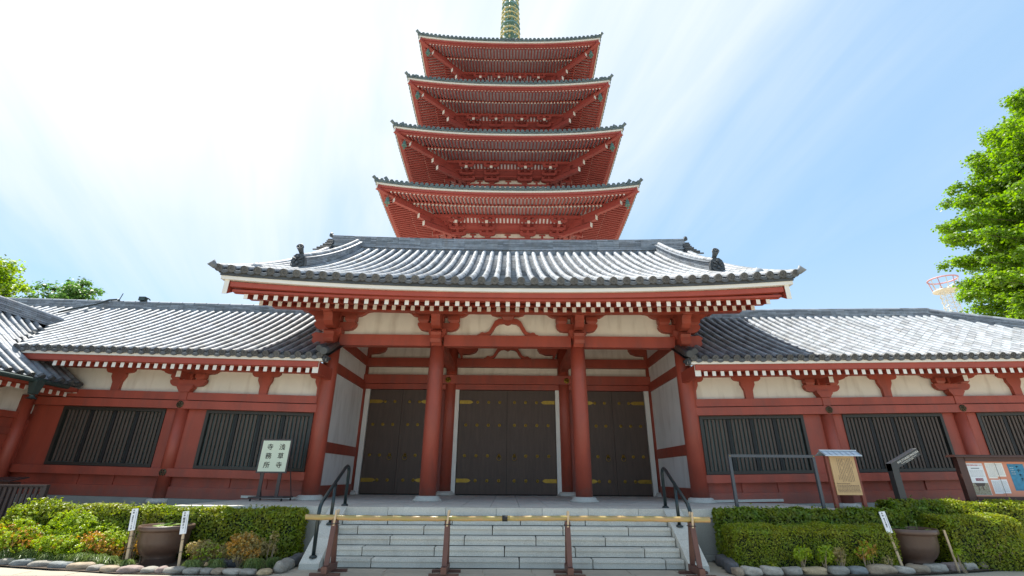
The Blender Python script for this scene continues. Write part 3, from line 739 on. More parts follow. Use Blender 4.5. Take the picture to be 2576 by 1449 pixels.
# underside of the roof beyond the gable walls, gable walls, bargeboards
for s_ in (-1, 1):
    mb = MB()
    x0, x1 = sorted((s_*5.7, s_*7.45))
    for i in range(12):
        t0, t1 = i/12, (i+1)/12
        a0, a1, b0, b1 = Gs(x0,t0), Gs(x1,t0), Gs(x0,t1), Gs(x1,t1); d = Vector((0,0,-0.16))
        if a0.y < -2.3: continue
        mb.add([a0+d, a1+d, b1+d, b0+d], [(0,1,2,3)]); 
        for q in (0,): mb.add([(v.x, 8-v.y, v.z) for v in (a0+d, a1+d, b1+d, b0+d)], [(0,1,2,3)])
    part('verge_soffit', mb, RED2, roof)
    mb = MB(); xg = s_*5.6
    mb.prism([(0.0,6.4),(8.0,6.4),(8.0,6.9),(4.0,10.1),(0.0,6.9)], 'yz', min(xg, xg+s_*0.1), max(xg, xg+s_*0.1)); part('gable_wall', mb, PLAST, gate)
    # bargeboard following the roof line, white painted front end
    mb = MB(); xb0, xb1 = sorted((s_*7.38, s_*7.50))
    ts = [0.022+i*(0.978)/14 for i in range(15)]
    lo = []; hi = []
    for t in ts:
        p = Gs(s_*7.45, t); hi.append((p.y, p.z-0.10 - (0.18 if t < 0.05 else 0))); lo.append((p.y, p.z-0.10-(0.54 if t > 0.05 else 0.59)))
    for i in range(14):
        mb.prism([lo[i], lo[i+1], hi[i+1], hi[i]], 'yz', xb0, xb1)
        mb.prism([(8-lo[i][0], lo[i][1]), (8-lo[i+1][0], lo[i+1][1]), (8-hi[i+1][0], hi[i+1][1]), (8-hi[i][0], hi[i][1])], 'yz', xb0, xb1)
    bb = part('bargeboard', mb, RED2, roof)
    mb = MB(); mb.box(xb0-0.003, xb1+0.003, hi[0][0]-0.012, hi[0][0]+0.0, lo[0][1], hi[0][1]); part('board_end', mb, WHITE, bb)
    # verge tiles: rounded cover tiles capping the roof edge, discs facing out
    mb = MB()
    pts = [Gs(s_*7.72, t)+Vector((0,0,0.05)) for t in [i/14 for i in range(15)]]
    mb.tube([pts[0]+Vector((s_*0.10,-0.12,0.10)), pts[0]+Vector((s_*0.04,-0.03,0.02))]+pts[1:], [0.115,0.078]+[0.088]*14, 10)
    part('verge_tiles', mb, TILE, roof, smooth=True)
    d = eavedisc_mb(0.085, 0.26); dmm = d.mesh('verge_disc_tile', TILED)
    for i in range(1, 20):
        t = i/20; p = Gs(s_*7.80, t)+Vector((0,0,-0.03))
        link('verge_disc_tile', dmm, roof, Matrix.Translation(p) @ Matrix.Rotation(s_*math.pi/2, 4, 'Z'))
    # rounded dome tile near the corner
    mb = MB(); p = Gs(s_*6.95, 0.06); mb.lathe([(0.17,0.0),(0.17,0.06),(0.14,0.15),(0.08,0.20),(0.02,0.215),(0.015,0.25),(0.001,0.26)], p+Vector((0,0.1,0.06)), 14); part('dome_tile', mb, TILE, roof, smooth=True)
# main ridge
rd = MB(); zx = lambda x: 0.13*(abs(x)/7.65)**2.2
rpts = [Vector((x, 4.0, 10.62+zx(x))) for x in [-7.62+i*15.24/16 for i in range(17)]]
ridge_wall(rd, rpts, 0.42, 0.52, 9)
part('ridge_tiles', rd, TILE, roof, kind='stuff')
mb = MB()
for i in range(16):
    a, b_ = rpts[i], rpts[i+1]
    mb.hexa([a+Vector((0,-0.26,-0.02)), b_+Vector((0,-0.26,-0.02)), b_+Vector((0,0.26,-0.02)), a+Vector((0,0.26,-0.02))], [a+Vector((0,-0.26,0.035)), b_+Vector((0,-0.26,0.035)), b_+Vector((0,0.26,0.035)), a+Vector((0,0.26,0.035))])
    mb.hexa([a+Vector((0,-0.20,-0.35)), b_+Vector((0,-0.20,-0.35)), b_+Vector((0,0.20,-0.35)), a+Vector((0,0.20,-0.35))], [a+Vector((0,-0.20,-0.02)), b_+Vector((0,-0.20,-0.02)), b_+Vector((0,0.20,-0.02)), a+Vector((0,0.20,-0.02))])
part('ridge_base', mb, TILE, roof)
tb = barrel_mb(0.40, 0.10); tbm = tb.mesh('ridge_cap_tile', TILE, None, True)
nT = 38
for i in range(nT):
    x = -7.62+i*15.24/nT; p = Vector((x, 4.0, 11.13+zx(x))); q = Vector((x+15.24/nT, 4.0, 11.13+zx(x+15.24/nT)))
    link('ridge_cap_tile', tbm, roof, frame_on(p, q-p))
for s_ in (-1, 1):
    o1 = onigawara(1.1); M = TR(s_*7.66, 4.0, 10.45+0.13, s_*math.pi/2)
    e_ = link('ridge_end_tile', o1.mesh('ridge_end_tile', TILED), roof, M)
    h_ = horn_tile(0.95); link('horn_tile', h_.mesh('horn_tile', TILED, None, True), e_, TR(s_*7.66, 4.0, 10.58+0.60, s_*math.pi/2))
    # small stepped side tiles below the ridge end
    mb = MB()
    for k in range(7): mb.tube([(s_*7.55, 3.86-0.05*k, 11.08-0.105*k), (s_*(7.84+0.012*k*k), 3.86-0.05*k, 11.08-0.105*k)], 0.05 if k % 2 else 0.035, 8)
    part('stepped_tiles', mb, TILED, roof)
    # descending ridge
    xk = s_*6.45; dp = [Gs(xk, t) + Vector((0, 0, 0.03)) for t in [0.275+i*0.70/12 for i in range(13)]]
    rd = MB()
    ridge_wall(rd, dp, 0.30, 0.42, 7); part('descending_ridge_tiles', rd, TILE, roof, kind='stuff')
    P2 = [p+Vector((0,0,0.44)) for p in dp]; L2 = 0.34
    for i in range(12):
        for j in range(2):
            a = P2[i].lerp(P2[i+1], j/2); b_ = P2[i].lerp(P2[i+1], (j+1)/2)
            link('ridge_cap_tile', tbm, roof, frame_on(a, b_-a) @ Matrix.Diagonal((0.95, (b_-a).length/0.40, 0.95, 1)))
    mb = MB(); mb.sweep([p+Vector((0,0,0.405)) for p in dp], 0.40, 0.03); part('ridge_course', mb, TILE, roof)
    b0 = Gs(xk, 0.262)
    e_ = link('demon_face_tile', onigawara(1.05).mesh('demon_face_tile', TILED), roof, Matrix.Translation((xk, b0.y-0.05, b0.z-0.02)))
    link('horn_tile', horn_tile(1.0).mesh('horn_tile', TILED, None, True), e_, Matrix.Translation((xk, b0.y+0.05, b0.z+0.56)))
# ------------------------------------------------------------------ corridor wings on both sides
def dz(x): return 0.02*max(0.0, abs(x)-5.5)
def warp(v): return (v[0], v[1], v[2]+dz(v[0]))
def wpart(name, mb, mats, parent, **k): return part(name, mb, mats, parent, warp=warp, **k)
def wbox(name, x0, x1, y0, y1, z0, z1, m_, parent, **k):
    mb = MB(); n = max(1, int(abs(x1-x0)/2.5)); xs = [x0+(x1-x0)*i/n for i in range(n+1)]
    if n == 1: mb.box(min(x0,x1), max(x0,x1), y0, y1, z0, z1)
    else:
        for y in (y0, y1): mb.v += [(x, y, z) for x in xs for z in (z0, z1)]
        o = 2*(n+1)
        for i in range(n):
            a = 2*i
            mb.f += [(a, a+2, a+3, a+1), (o+a, o+a+1, o+a+3, o+a+2), (a, o+a, o+a+2, a+2), (a+1, a+3, o+a+3, o+a+1)]
        mb.f += [(0, 1, o+1, o), (2*n, o+2*n, o+2*n+1, 2*n+1)]; mb.mi = [0]*len(mb.f)
    return wpart(name, mb, m_, parent, **k)
def Ws(x, t):
    return Vector((x, -1.38+4.13*t, 4.68+2.46*(0.82*t+0.18*t*t)+dz(x)))
def W_z(x, y): return Ws(x, (y+1.38)/4.13).z
PX0, PX1 = -12.60, -15.40            # eave and ridge of the projecting side wing
def Zp(x): return 4.0+(PX0-x)*0.775
wing_col = MB(); wing_col.lathe([(0.175,0),(0.175,2.62)], n=20); wcm = wing_col.mesh('column', RED, None, True)
wbr = bracket_mb_w = MB()
wbr.prism(sym([(0.15,0),(0.17,0.05),(0.23,0.12),(0.23,0.19)]), 'xz', -0.2, 0.0)
wbr.prism(sym([(0.34,0.17),(0.43,0.19),(0.50,0.25),(0.53,0.30),(0.53,0.37)]), 'xz', -0.12, 0.0)
wbr.prism(sym([(0.50,0.53),(0.66,0.54),(0.76,0.58),(0.80,0.62),(0.88,0.64),(0.88,0.68)]), 'xz', -0.11, 0.0)
wbrm = wbr.mesh('bracket_arm', RED)
bw = MB(); bw.hexa([(-0.10,-0.15,0),(0.10,-0.15,0),(0.10,0,0),(-0.10,0,0)], [(-0.145,-0.18,0.07),(0.145,-0.18,0.07),(0.145,0,0.07),(-0.145,0,0.07)]); bw.box(-0.145,0.145,-0.18,0.0,0.07,0.165); bwm = bw.mesh('bearing_block', RED)
be = MB(); be.box(-0.065,0.065,-0.60,0.0,0.36,0.53); be.cur = 1; be.box(-0.066,0.066,-0.605,-0.601,0.359,0.531); bem = be.mesh('beam_end', [RED, WHITE])
ms_ = MB(); ms_.prism([(-0.115,0),(0.115,0),(0.125,0.25),(0.19,0.38),(0.21,0.42),(0.21,0.52),(-0.21,0.52),(-0.21,0.42),(-0.19,0.38),(-0.125,0.25)], 'xz', -0.10, 0.0)
ms_.prism(sym([(0.22,0.521),(0.36,0.54),(0.42,0.60),(0.43,0.68)]), 'xz', -0.09, 0.0); msm = ms_.mesh('strut', RED)
wr = rafter_mesh(1.7, 0.10, 0.135, 0.28); wrm = wr.mesh('rafter', [RED2, WHITE])
sl_cache = {}
def window(par, x0, x1, z0=1.70, z1=3.30):
    w = wbox('window', x0, x1, -0.03, 0.08, z0, z0+0.085, FRAMEW, par)
    for (a, b_, c, d) in ((x0, x1, z1-0.085, z1), ): wbox('window_frame', a, b_, -0.03, 0.08, c, d, FRAMEW, w)
    for a in (x0, x1-0.085): wbox('window_frame', a, a+0.085, -0.03, 0.08, z0+0.086, z1-0.086, FRAMEW, w)
    wbox('window_board', x0+0.08, x1-0.08, 0.075, 0.09, z0+0.05, z1-0.05, TEAL, w)
    n = 25; pit = (x1-x0-0.24)/n
    if 's' not in sl_cache:
        mb = MB(); mb.box(-0.030, 0.030, -0.02, 0.02, 0, z1-z0-0.19); sl_cache['s'] = mb.mesh('slat', SLAT)
    for i in range(n):
        x = x0+0.12+pit*(i+0.5)
        if i in (6, 12, 18): 
            mb = MB(); mb.box(x-0.045, x+0.045, 0.03, 0.074, z0+0.09, z1-0.09); wpart('divider', mb, INK, w); x += 0.0
            continue
        link('slat', sl_cache['s'], w, Matrix.Translation((x, 0.03+(0.006 if i % 2 else 0), z0+0.095+dz(x))))
def wing(s_, label, cols, mids, wins, x_out, valley, x_roof):
    x_in = s_*5.52
    g = thing('corridor_wing', (s_*9.0, 0, 0), label, 'temple building')
    lo, hi = sorted((x_in, x_out))
    xp = PLx0 if s_ < 0 else PLx1
    wbox('stone_footing', xp, x_out, -0.10, 0.2, 0.70, 0.93, GRAND, g); wbox('stone_footing', xp, x_out, -0.05, 0.2, 0.0, 0.695, GRAND, g)
    wbox('stone_strip', s_*5.7, xp, -0.08, 0.2, PF+0.001, 1.055, GRAN, g)
    wbox('base_board', x_in, x_out, -0.03, 0.1, 0.935, 1.22, RED, g)
    wbox('lower_board', x_in, x_out, 0.04, 0.1, 1.221, 1.479, RED, g)
    wbox('sill_beam', x_in, x_out, -0.15, 0.1, 1.48, 1.69, RED, g)
    wbox('header_beam', x_in, x_out, -0.19, 0.1, 3.305, 3.53, RED, g)
    wbox('beam_gap', x_in, x_out, 0.0, 0.1, 3.531, 3.559, INK, g)
    wbox('top_beam', x_in, x_out, -0.13, 0.1, 3.56, 3.78, RED, g)
    wbox('purlin', x_in, x_out, -0.12, 0.1, 4.44, 4.58, RED2, g)
    wbox('inner_wall', x_in, x_out, 0.10, 0.16, 0.94, 4.5, RED, g)
    wbox('rear_block', x_in, x_out, 0.30, 6.0, 0.0, 4.3, PLAST, g)  # unseen solid box added behind the wing wall to stop light leaks
    # plaster bays and wall boards between columns, windows and struts
    edges = sorted([x_in]+[c for c in cols if lo < c < hi]+[x_out])
    for a, b_ in zip(edges[:-1], edges[1:]): wbox('plaster_panel', a+0.01, b_-0.01, 0.03, 0.09, 3.785, 4.44, PLAST, g)
    cuts = sorted([lo]+[w for ww in wins for w in ww]+[hi])
    for i in range(0, len(cuts)-1, 2):
        a, b_ = cuts[i], cuts[i+1]
        if b_-a > 0.02: wbox('wall_board', a+0.002, b_-0.002, 0.0, 0.09, 1.692, 3.303, RED, g)
    for (a, b_) in wins:
        window(g, a, b_)
        for q in (0.33, 0.66): x = a+(b_-a)*q; wbox('batten', x-0.07, x+0.07, 0.01, 0.039, 1.222, 1.478, RED, g)
    for c in cols:
        link('column', wcm, g, Matrix.Translation((c, 0.0, 0.93+dz(c))))
        mb = MB(); mb.lathe([(0.32,0),(0.30,0.10),(0.19,0.125)], (c, 0.0, 0.80+dz(c)), 16); part('column_base', mb, GRAN, g, smooth=True)
        for z, yy in ((3.42, -0.195), (1.585, -0.155)): link('rosette', romb, g, TR(c, yy, z+dz(c), 0, 0.95, 1, 0.95))
        b_ = link('bracket_arm', wbrm, g, Matrix.Translation((c, 0.0, 3.782+dz(c))))
        for dx in (-0.36, 0, 0.36): link('bearing_block', bwm, b_, Matrix.Translation((c+dx, 0.0, 3.782+0.368+dz(c))))
        link('beam_end', bem, b_, Matrix.Translation((c, 0.0, 3.782+dz(c))))
        mb = MB(); mb.box(c-0.10, c+0.10, -0.15, 0.0, 3.532+dz(c), 3.78+dz(c)); part('post_head', mb, RED, g)
    for c in mids: link('strut', msm, g, Matrix.Translation((c, 0.03, 3.782+dz(c))))
    mb = MB(); 
    if s_ > 0: link('strut_arm', msm, g, TR(5.55, 0.03, 3.782, 0, 0.9, 1, 1))
    else: link('strut_arm', msm, g, TR(-5.55, 0.03, 3.782, 0, 0.9, 1, 1))
    # eaves
    xe = s_*5.03; x_eo = x_out if s_ > 0 else -13.55; 
    wbox('eave_underlay', xe, x_eo, -1.36, -1.0, 4.652, 4.72, TILED, g); wbox('white_eave_board', xe, x_eo, -1.33, -1.15, 4.555, 4.65, WHITE, g)
    wbox('eave_fascia', s_*5.25, x_eo, -1.28, -1.1, 4.40, 4.553, RED2, g)
    wbox('soffit_board', s_*5.4, x_out, -1.2, -1.14, 4.38, 4.40, RED2, g)
    mb = MB(); xs = [s_*5.42+(x_out-s_*5.42)*i/8 for i in range(9)]
    for a, b_ in zip(xs[:-1], xs[1:]):
        a, b_ = sorted((a, b_)); mb.hexa([(a,-1.18,4.395),(b_,-1.18,4.395),(b_,0.3,4.81),(a,0.3,4.81)], [(a,-1.18,4.42),(b_,-1.18,4.42),(b_,0.3,4.835),(a,0.3,4.835)])
    wpart('soffit_board', mb, RED2, g)
    k = 0
    while True:
        x = s_*(5.54+0.234*k)
        if abs(x) > abs(x_out)-0.1 or (s_ < 0 and x < -12.75): break
        link('rafter', wrm, g, Matrix.Translation((x, -1.215, 4.315+dz(x)))); k += 1
    # end board under the verge beside the gate
    mb = MB(); a, b_ = sorted((s_*5.24, s_*5.40)); mb.box(a, b_, -1.225, 0.1, 4.24, 4.56); mb.cur = 1; mb.box(a-0.002, b_+0.002, -1.235, -1.228, 4.238, 4.562); part('end_board', mb, [RED2, WHITE], g)
    # roof
    mb = MB(); n = 40; xs = [s_*5.05+(x_roof-s_*5.05)*i/n for i in range(n+1)]
    for a, b_ in zip(xs[:-1], xs[1:]):
        for i in range(8):
            t0, t1 = i/8, (i+1)/8
            if valley and Ws(a, t0).z < Zp(max(a, PX1))-0.6 and a < PX0-0.4: continue
            if abs(a) < 5.8 and t0 > 0.26: continue
            if s_ > 0 and Ws(a, t0).y > 3-(abs(a)-16.4)+0.2: continue
            mb.add([v+Vector((0,0,-0.05)) for v in (Ws(a,t0), Ws(b_,t0), Ws(b_,t1), Ws(a,t1))], [(0,1,2,3)])
    roof_ = part('roof', mb, TILED, g)
    rows = []; pm = MB(); P_ = 0.30; k = 0
    while True:
        x = s_*(5.20+P_*k); k += 1
        if abs(x) > abs(x_roof): break
        t0, t1 = 0.0, 1.0
        if abs(x) < 5.82: t1 = 0.27
        if s_ > 0 and x > 16.4: t1 = max(0.0, min(1.0, (3-(x-16.4)+1.38)/4.13-0.05))
        if valley and x < PX0:
            zz = Zp(max(x, PX1)); t0 = 0.0
            while t0 < 1 and Ws(x, t0).z < zz+0.02: t0 += 0.01
        if t1-t0 < 0.05: continue
        Q, tot = by_arc(lambda t, x=x: Ws(x, t)+Vector((0,0,0.04)))
        rows.append((Q, t0*tot, t1*tot, t0 == 0.0))
        xm = x+s_*P_/2
        if abs(xm) > 5.82 or t1 < 1: pan_strip(pm, lambda t, x=xm, t0=t0, t1=t1: Ws(x, t0+(t1-t0)*t)+Vector((0,0,0.01)), Vector((1,0,0)), P_-0.09, max(3, int(34*(t1-t0))), sag=0.026, step=0.018)
        if t0 == 0.0: link('eave_pan_tile', crm, roof_, TR(xm, -1.39, Ws(xm,0).z+0.012, 0, 0.88, 0.9, 0.9))
    tile_roof(roof_, rows, 0.084, 0.27, P_, Vector((1,0,0)), budget=298)
    part('pan_tiles', pm, TILE, roof_, kind='stuff')
    # ridge
    xr0 = s_*5.75; xr1 = 16.4 if s_ > 0 else -19.5
    nseg = 10; pts = [Vector((xr0+(xr1-xr0)*i/nseg, 3.0, 7.20+dz(xr0+(xr1-xr0)*i/nseg))) for i in range(nseg+1)]
    rd = MB(); ridge_wall(rd, pts, 0.34, 0.36, 6)
    tops = [p+Vector((0,0,0.37)) for p in pts]
    if s_ > 0:
        hp = [Vector((16.4+4.3*i/6, 3.0-4.3*i/6, 7.20+dz(16.4)-2.42*(i/6)*(1.10-0.10*i/6))) for i in range(7)]
        ridge_wall(rd, hp, 0.34, 0.34, 6); tops2 = [p+Vector((0,0,0.35)) for p in hp]
    part('ridge_tiles', rd, TILE, roof_, kind='stuff')
    cap = barrel_mb(0.40, 0.085).mesh('ridge_cap_tile', TILE, None, True)
    def caps(tp):
        for a, b_ in zip(tp[:-1], tp[1:]):
            m_ = max(1, round((b_-a).length/0.40))
            for j in range(m_):
                p = a.lerp(b_, j/m_); q = a.lerp(b_, (j+1)/m_); link('ridge_cap_tile', cap, roof_, frame_on(p, q-p))
    caps(tops)
    if s_ > 0: caps(tops2)
    # verge corner ornament beside the gate
    mb = MB(); xv = s_*5.07
    mb.tube([(xv, -1.50, 4.80), (xv, -1.2, 4.90), (xv, -0.6, 5.22)], [0.10, 0.095, 0.085], 12); c_ = part('verge_tile', mb, TILED, roof_, smooth=True)
    mb = MB(); mb.tube([(xv+s_*0.22, -1.30, 4.92), (xv+s_*0.22, -1.0, 5.02), (xv+s_*0.2, -0.5, 5.22)], [0.09, 0.12, 0.09], 12); part('verge_tile', mb, TILED, roof_, smooth=True)
    link('verge_disc_tile', eavedisc_mb(0.085, 0.2).mesh('verge_disc_tile', TILED), roof_, TR(xv-s_*0.02, -1.30, 4.62, s_*math.pi*-0.35))
    return g, roof_
wl_, wl_roof = wing(-1, 'long red corridor wing to the left of the gate with two slatted windows', [-9.50], [-7.25, -11.65], [(-12.97, -9.98), (-8.79, -5.66)], -14.2, True, -19.4)
wr_, wr_roof = wing(1, 'long red corridor wing to the right of the gate with hipped tiled roof', [9.45, 13.42, 17.4], [7.25, 11.43, 15.4, 19.3], [(5.66, 8.74), (9.91, 12.89), (13.93, 16.95)], 20.6, False, 20.6)

# ------------------------------------------------------------------ side wing projecting toward the viewer at far left
sw = thing('side_wing', (-14.5, -3.0, 0), 'red side wing at far left with its tiled roof sloping right and a copper gutter', 'temple building')
def pb(name, *a, m_=RED, par=None):
    mb = MB(); mb.box(*a); return part(name, mb, m_, par or sw)
XW = -13.85
pb('wall_panel', XW-0.3, XW, -6.5, 0.0, 0.95, 3.05); pb('stone_footing', XW-0.3, XW+0.05, -6.5, -0.12, 0, 0.948, m_=GRAND)
pb('wall_beam', XW-0.2, XW+0.08, -6.5, -0.2, 3.05, 3.22); pb('wall_beam', XW-0.2, XW+0.05, -6.5, -0.2, 2.62, 2.78); pb('wall_beam', XW-0.2, XW+0.08, -6.5, -0.2, 1.60, 1.80)
for y in (-0.32, -3.4): mb = MB(); mb.lathe([(0.16,0),(0.16,2.75)], (XW+0.04, y, 0.95), 18); part('column', mb, RED, sw, smooth=True)
pb('plaster_panel', XW-0.3, XW-0.02, -6.5, 0.0, 3.222, 3.95, m_=PLAST)
for y in (-1.9, -3.4): link('bracket_arm', wbrm, sw, TR(XW+0.0, y, 3.225, math.pi/2)); link('beam_end', bem, sw, TR(XW, y, 3.225, math.pi/2))
pb('rear_block', -17.4, XW-0.32, -6.5, 3.0, 0.0, 3.9, m_=PLAST)  # unseen filler box, added to keep light from leaking through the side wing
mb = MB(); mb.prism([(PX0-0.15, 3.80), (PX0-0.15, 3.825), (XW-0.1, 4.30), (XW-0.1, 4.27)], 'xz', -6.5, -0.15); part('soffit_board', mb, RED2, sw)
pb('eave_fascia', PX0-0.12, PX0-0.02, -6.5, -0.16, 3.82, 3.93, m_=RED2)
srm = rafter_mesh(1.3, 0.09, 0.12, 0.33).mesh('rafter', [RED2, WHITE])
for k in range(26): link('rafter', srm, sw, TR(PX0-0.20, -0.32-0.234*k, 3.735, math.pi/2))
def Ps(y, t): 
    x = PX0+(PX1-PX0)*t; return Vector((x, y, 4.0+2.17*(0.86*t+0.14*t*t)))
mb = MB()
for i in range(8):
    mb.add([v+Vector((0,0,-0.05)) for v in (Ps(-6.5,i/8), Ps(-0.1,i/8), Ps(-0.1,(i+1)/8), Ps(-6.5,(i+1)/8))], [(0,1,2,3)])
mb.add([(PX1,-6.5,6.12),(PX1,3,6.12),(PX1-2.9,3,3.95),(PX1-2.9,-6.5,3.95)], [(0,1,2,3)])
mb.add([v+Vector((0,0,-0.05)) for v in (Ps(-0.1,0.5), Ps(1.1,0.9), Ps(1.1,1), Ps(-0.1,1))], [(0,1,2,3)])
sroof = part('roof', mb, TILED, sw)
rows = []; pm = MB(); y = -0.20; k = 0
while y > -6.4:
    Q, tot = by_arc(lambda t, y=y: Ps(y, t)+Vector((0,0,0.04)))
    if y > -1.38:
        tv = 0.0
        while tv < 1 and Ps(y, tv).z < W_z(Ps(y, tv).x, y)+0.03: tv += 0.01
        rows.append((Q, 0.0, 0.26*tot, True))
        if tv < 0.95: rows.append((Q, tv*tot, tot, False))
    else: rows.append((Q, 0.0, tot, True))
    pan_strip(pm, lambda t, y=y: Ps(y-0.15, t)+Vector((0,0,0.01)), Vector((0,1,0)), 0.21, 24 if y < -1.6 else 1, sag=0.026, step=0.018)
    y -= 0.30
for y in (0.10, 0.40, 0.70):
    Q, tot = by_arc(lambda t, y=y: Ps(y, t)+Vector((0,0,0.04)))
    tv = 0.0
    while tv < 1 and Ps(y, tv).z < W_z(Ps(y, tv).x, y)+0.03: tv += 0.01
    if tv < 0.95: rows.append((Q, tv*tot, tot, False))
tile_roof(sroof, rows, 0.078, 0.27, 0.3, Vector((0,1,0)), budget=250)
part('pan_tiles', pm, TILE, sroof, kind='stuff')
rd = MB(); pts = [Vector((PX1, -6.6+i*7.9/8, 6.14)) for i in range(9)]; ridge_wall(rd, pts, 0.36, 0.36, 6); part('ridge_tiles', rd, TILE, sroof, kind='stuff')
capm = barrel_mb(0.40, 0.09).mesh('ridge_cap_tile', TILE, None, True)
for k in range(20): link('ridge_cap_tile', capm, sroof, Matrix.Translation((PX1, -6.6+0.395*k, 6.51)) )
mb = MB(); mb.tube([(PX0+0.09, -6.5, 3.90), (PX0+0.09, -0.62, 3.90)], 0.062, 10); mb.box(PX0+0.02, PX0+0.16, -1.55, -1.38, 3.84, 3.97); part('gutter', mb, COPPER, sw, smooth=False)
mb = MB(); mb.hexa([(PX0+0.03,-1.62,3.55),(PX0+0.17,-1.62,3.55),(PX0+0.17,-1.48,3.55),(PX0+0.03,-1.48,3.55)], [(PX0-0.02,-1.67,3.90),(PX0+0.22,-1.67,3.90),(PX0+0.22,-1.43,3.90),(PX0-0.02,-1.43,3.90)])
mb.lathe([(0.13,0),(0.06,0.05),(0.06,0.10)], (PX0+0.10,-1.55,3.43), 10); part('rain_head', mb, COPPER, sw)
pb('white_end_board', PX0-0.75, PX0-0.05, -0.14, -0.11, 3.80, 3.88, m_=WHITE)
# lamp and cable on the left ridge
lm = MB(); lm.box(-14.3,-14.06,2.86,3.02,7.83,7.98); lm.tube([(-14.06,2.95,7.88),(-13.98,2.95,7.93),(-13.9,2.95,7.86)], 0.025, 6)
solo('ridge_floodlight', lm, COPPER, (-14.2,2.94,7.83), 'small green box lamp perched on the ridge of the left wing', 'lamp')
cb = MB(); cb.tube([(-16.2,1.9,6.98),(-15.9,2.2,7.25),(-15.6,2.6,7.55),(-15.35,2.8,7.80),(-15.1,2.85,7.84),(-15.0,2.86,7.80)], 0.035, 8); cb.tube([(-15.02,2.86,7.80),(-14.95,2.86,8.10)], 0.015, 6)
solo('roof_cable', cb, RAIL, (-16.2,1.9,6.9), 'dark cable looping over the left wing ridge beneath the trees', 'cable', smooth=True)
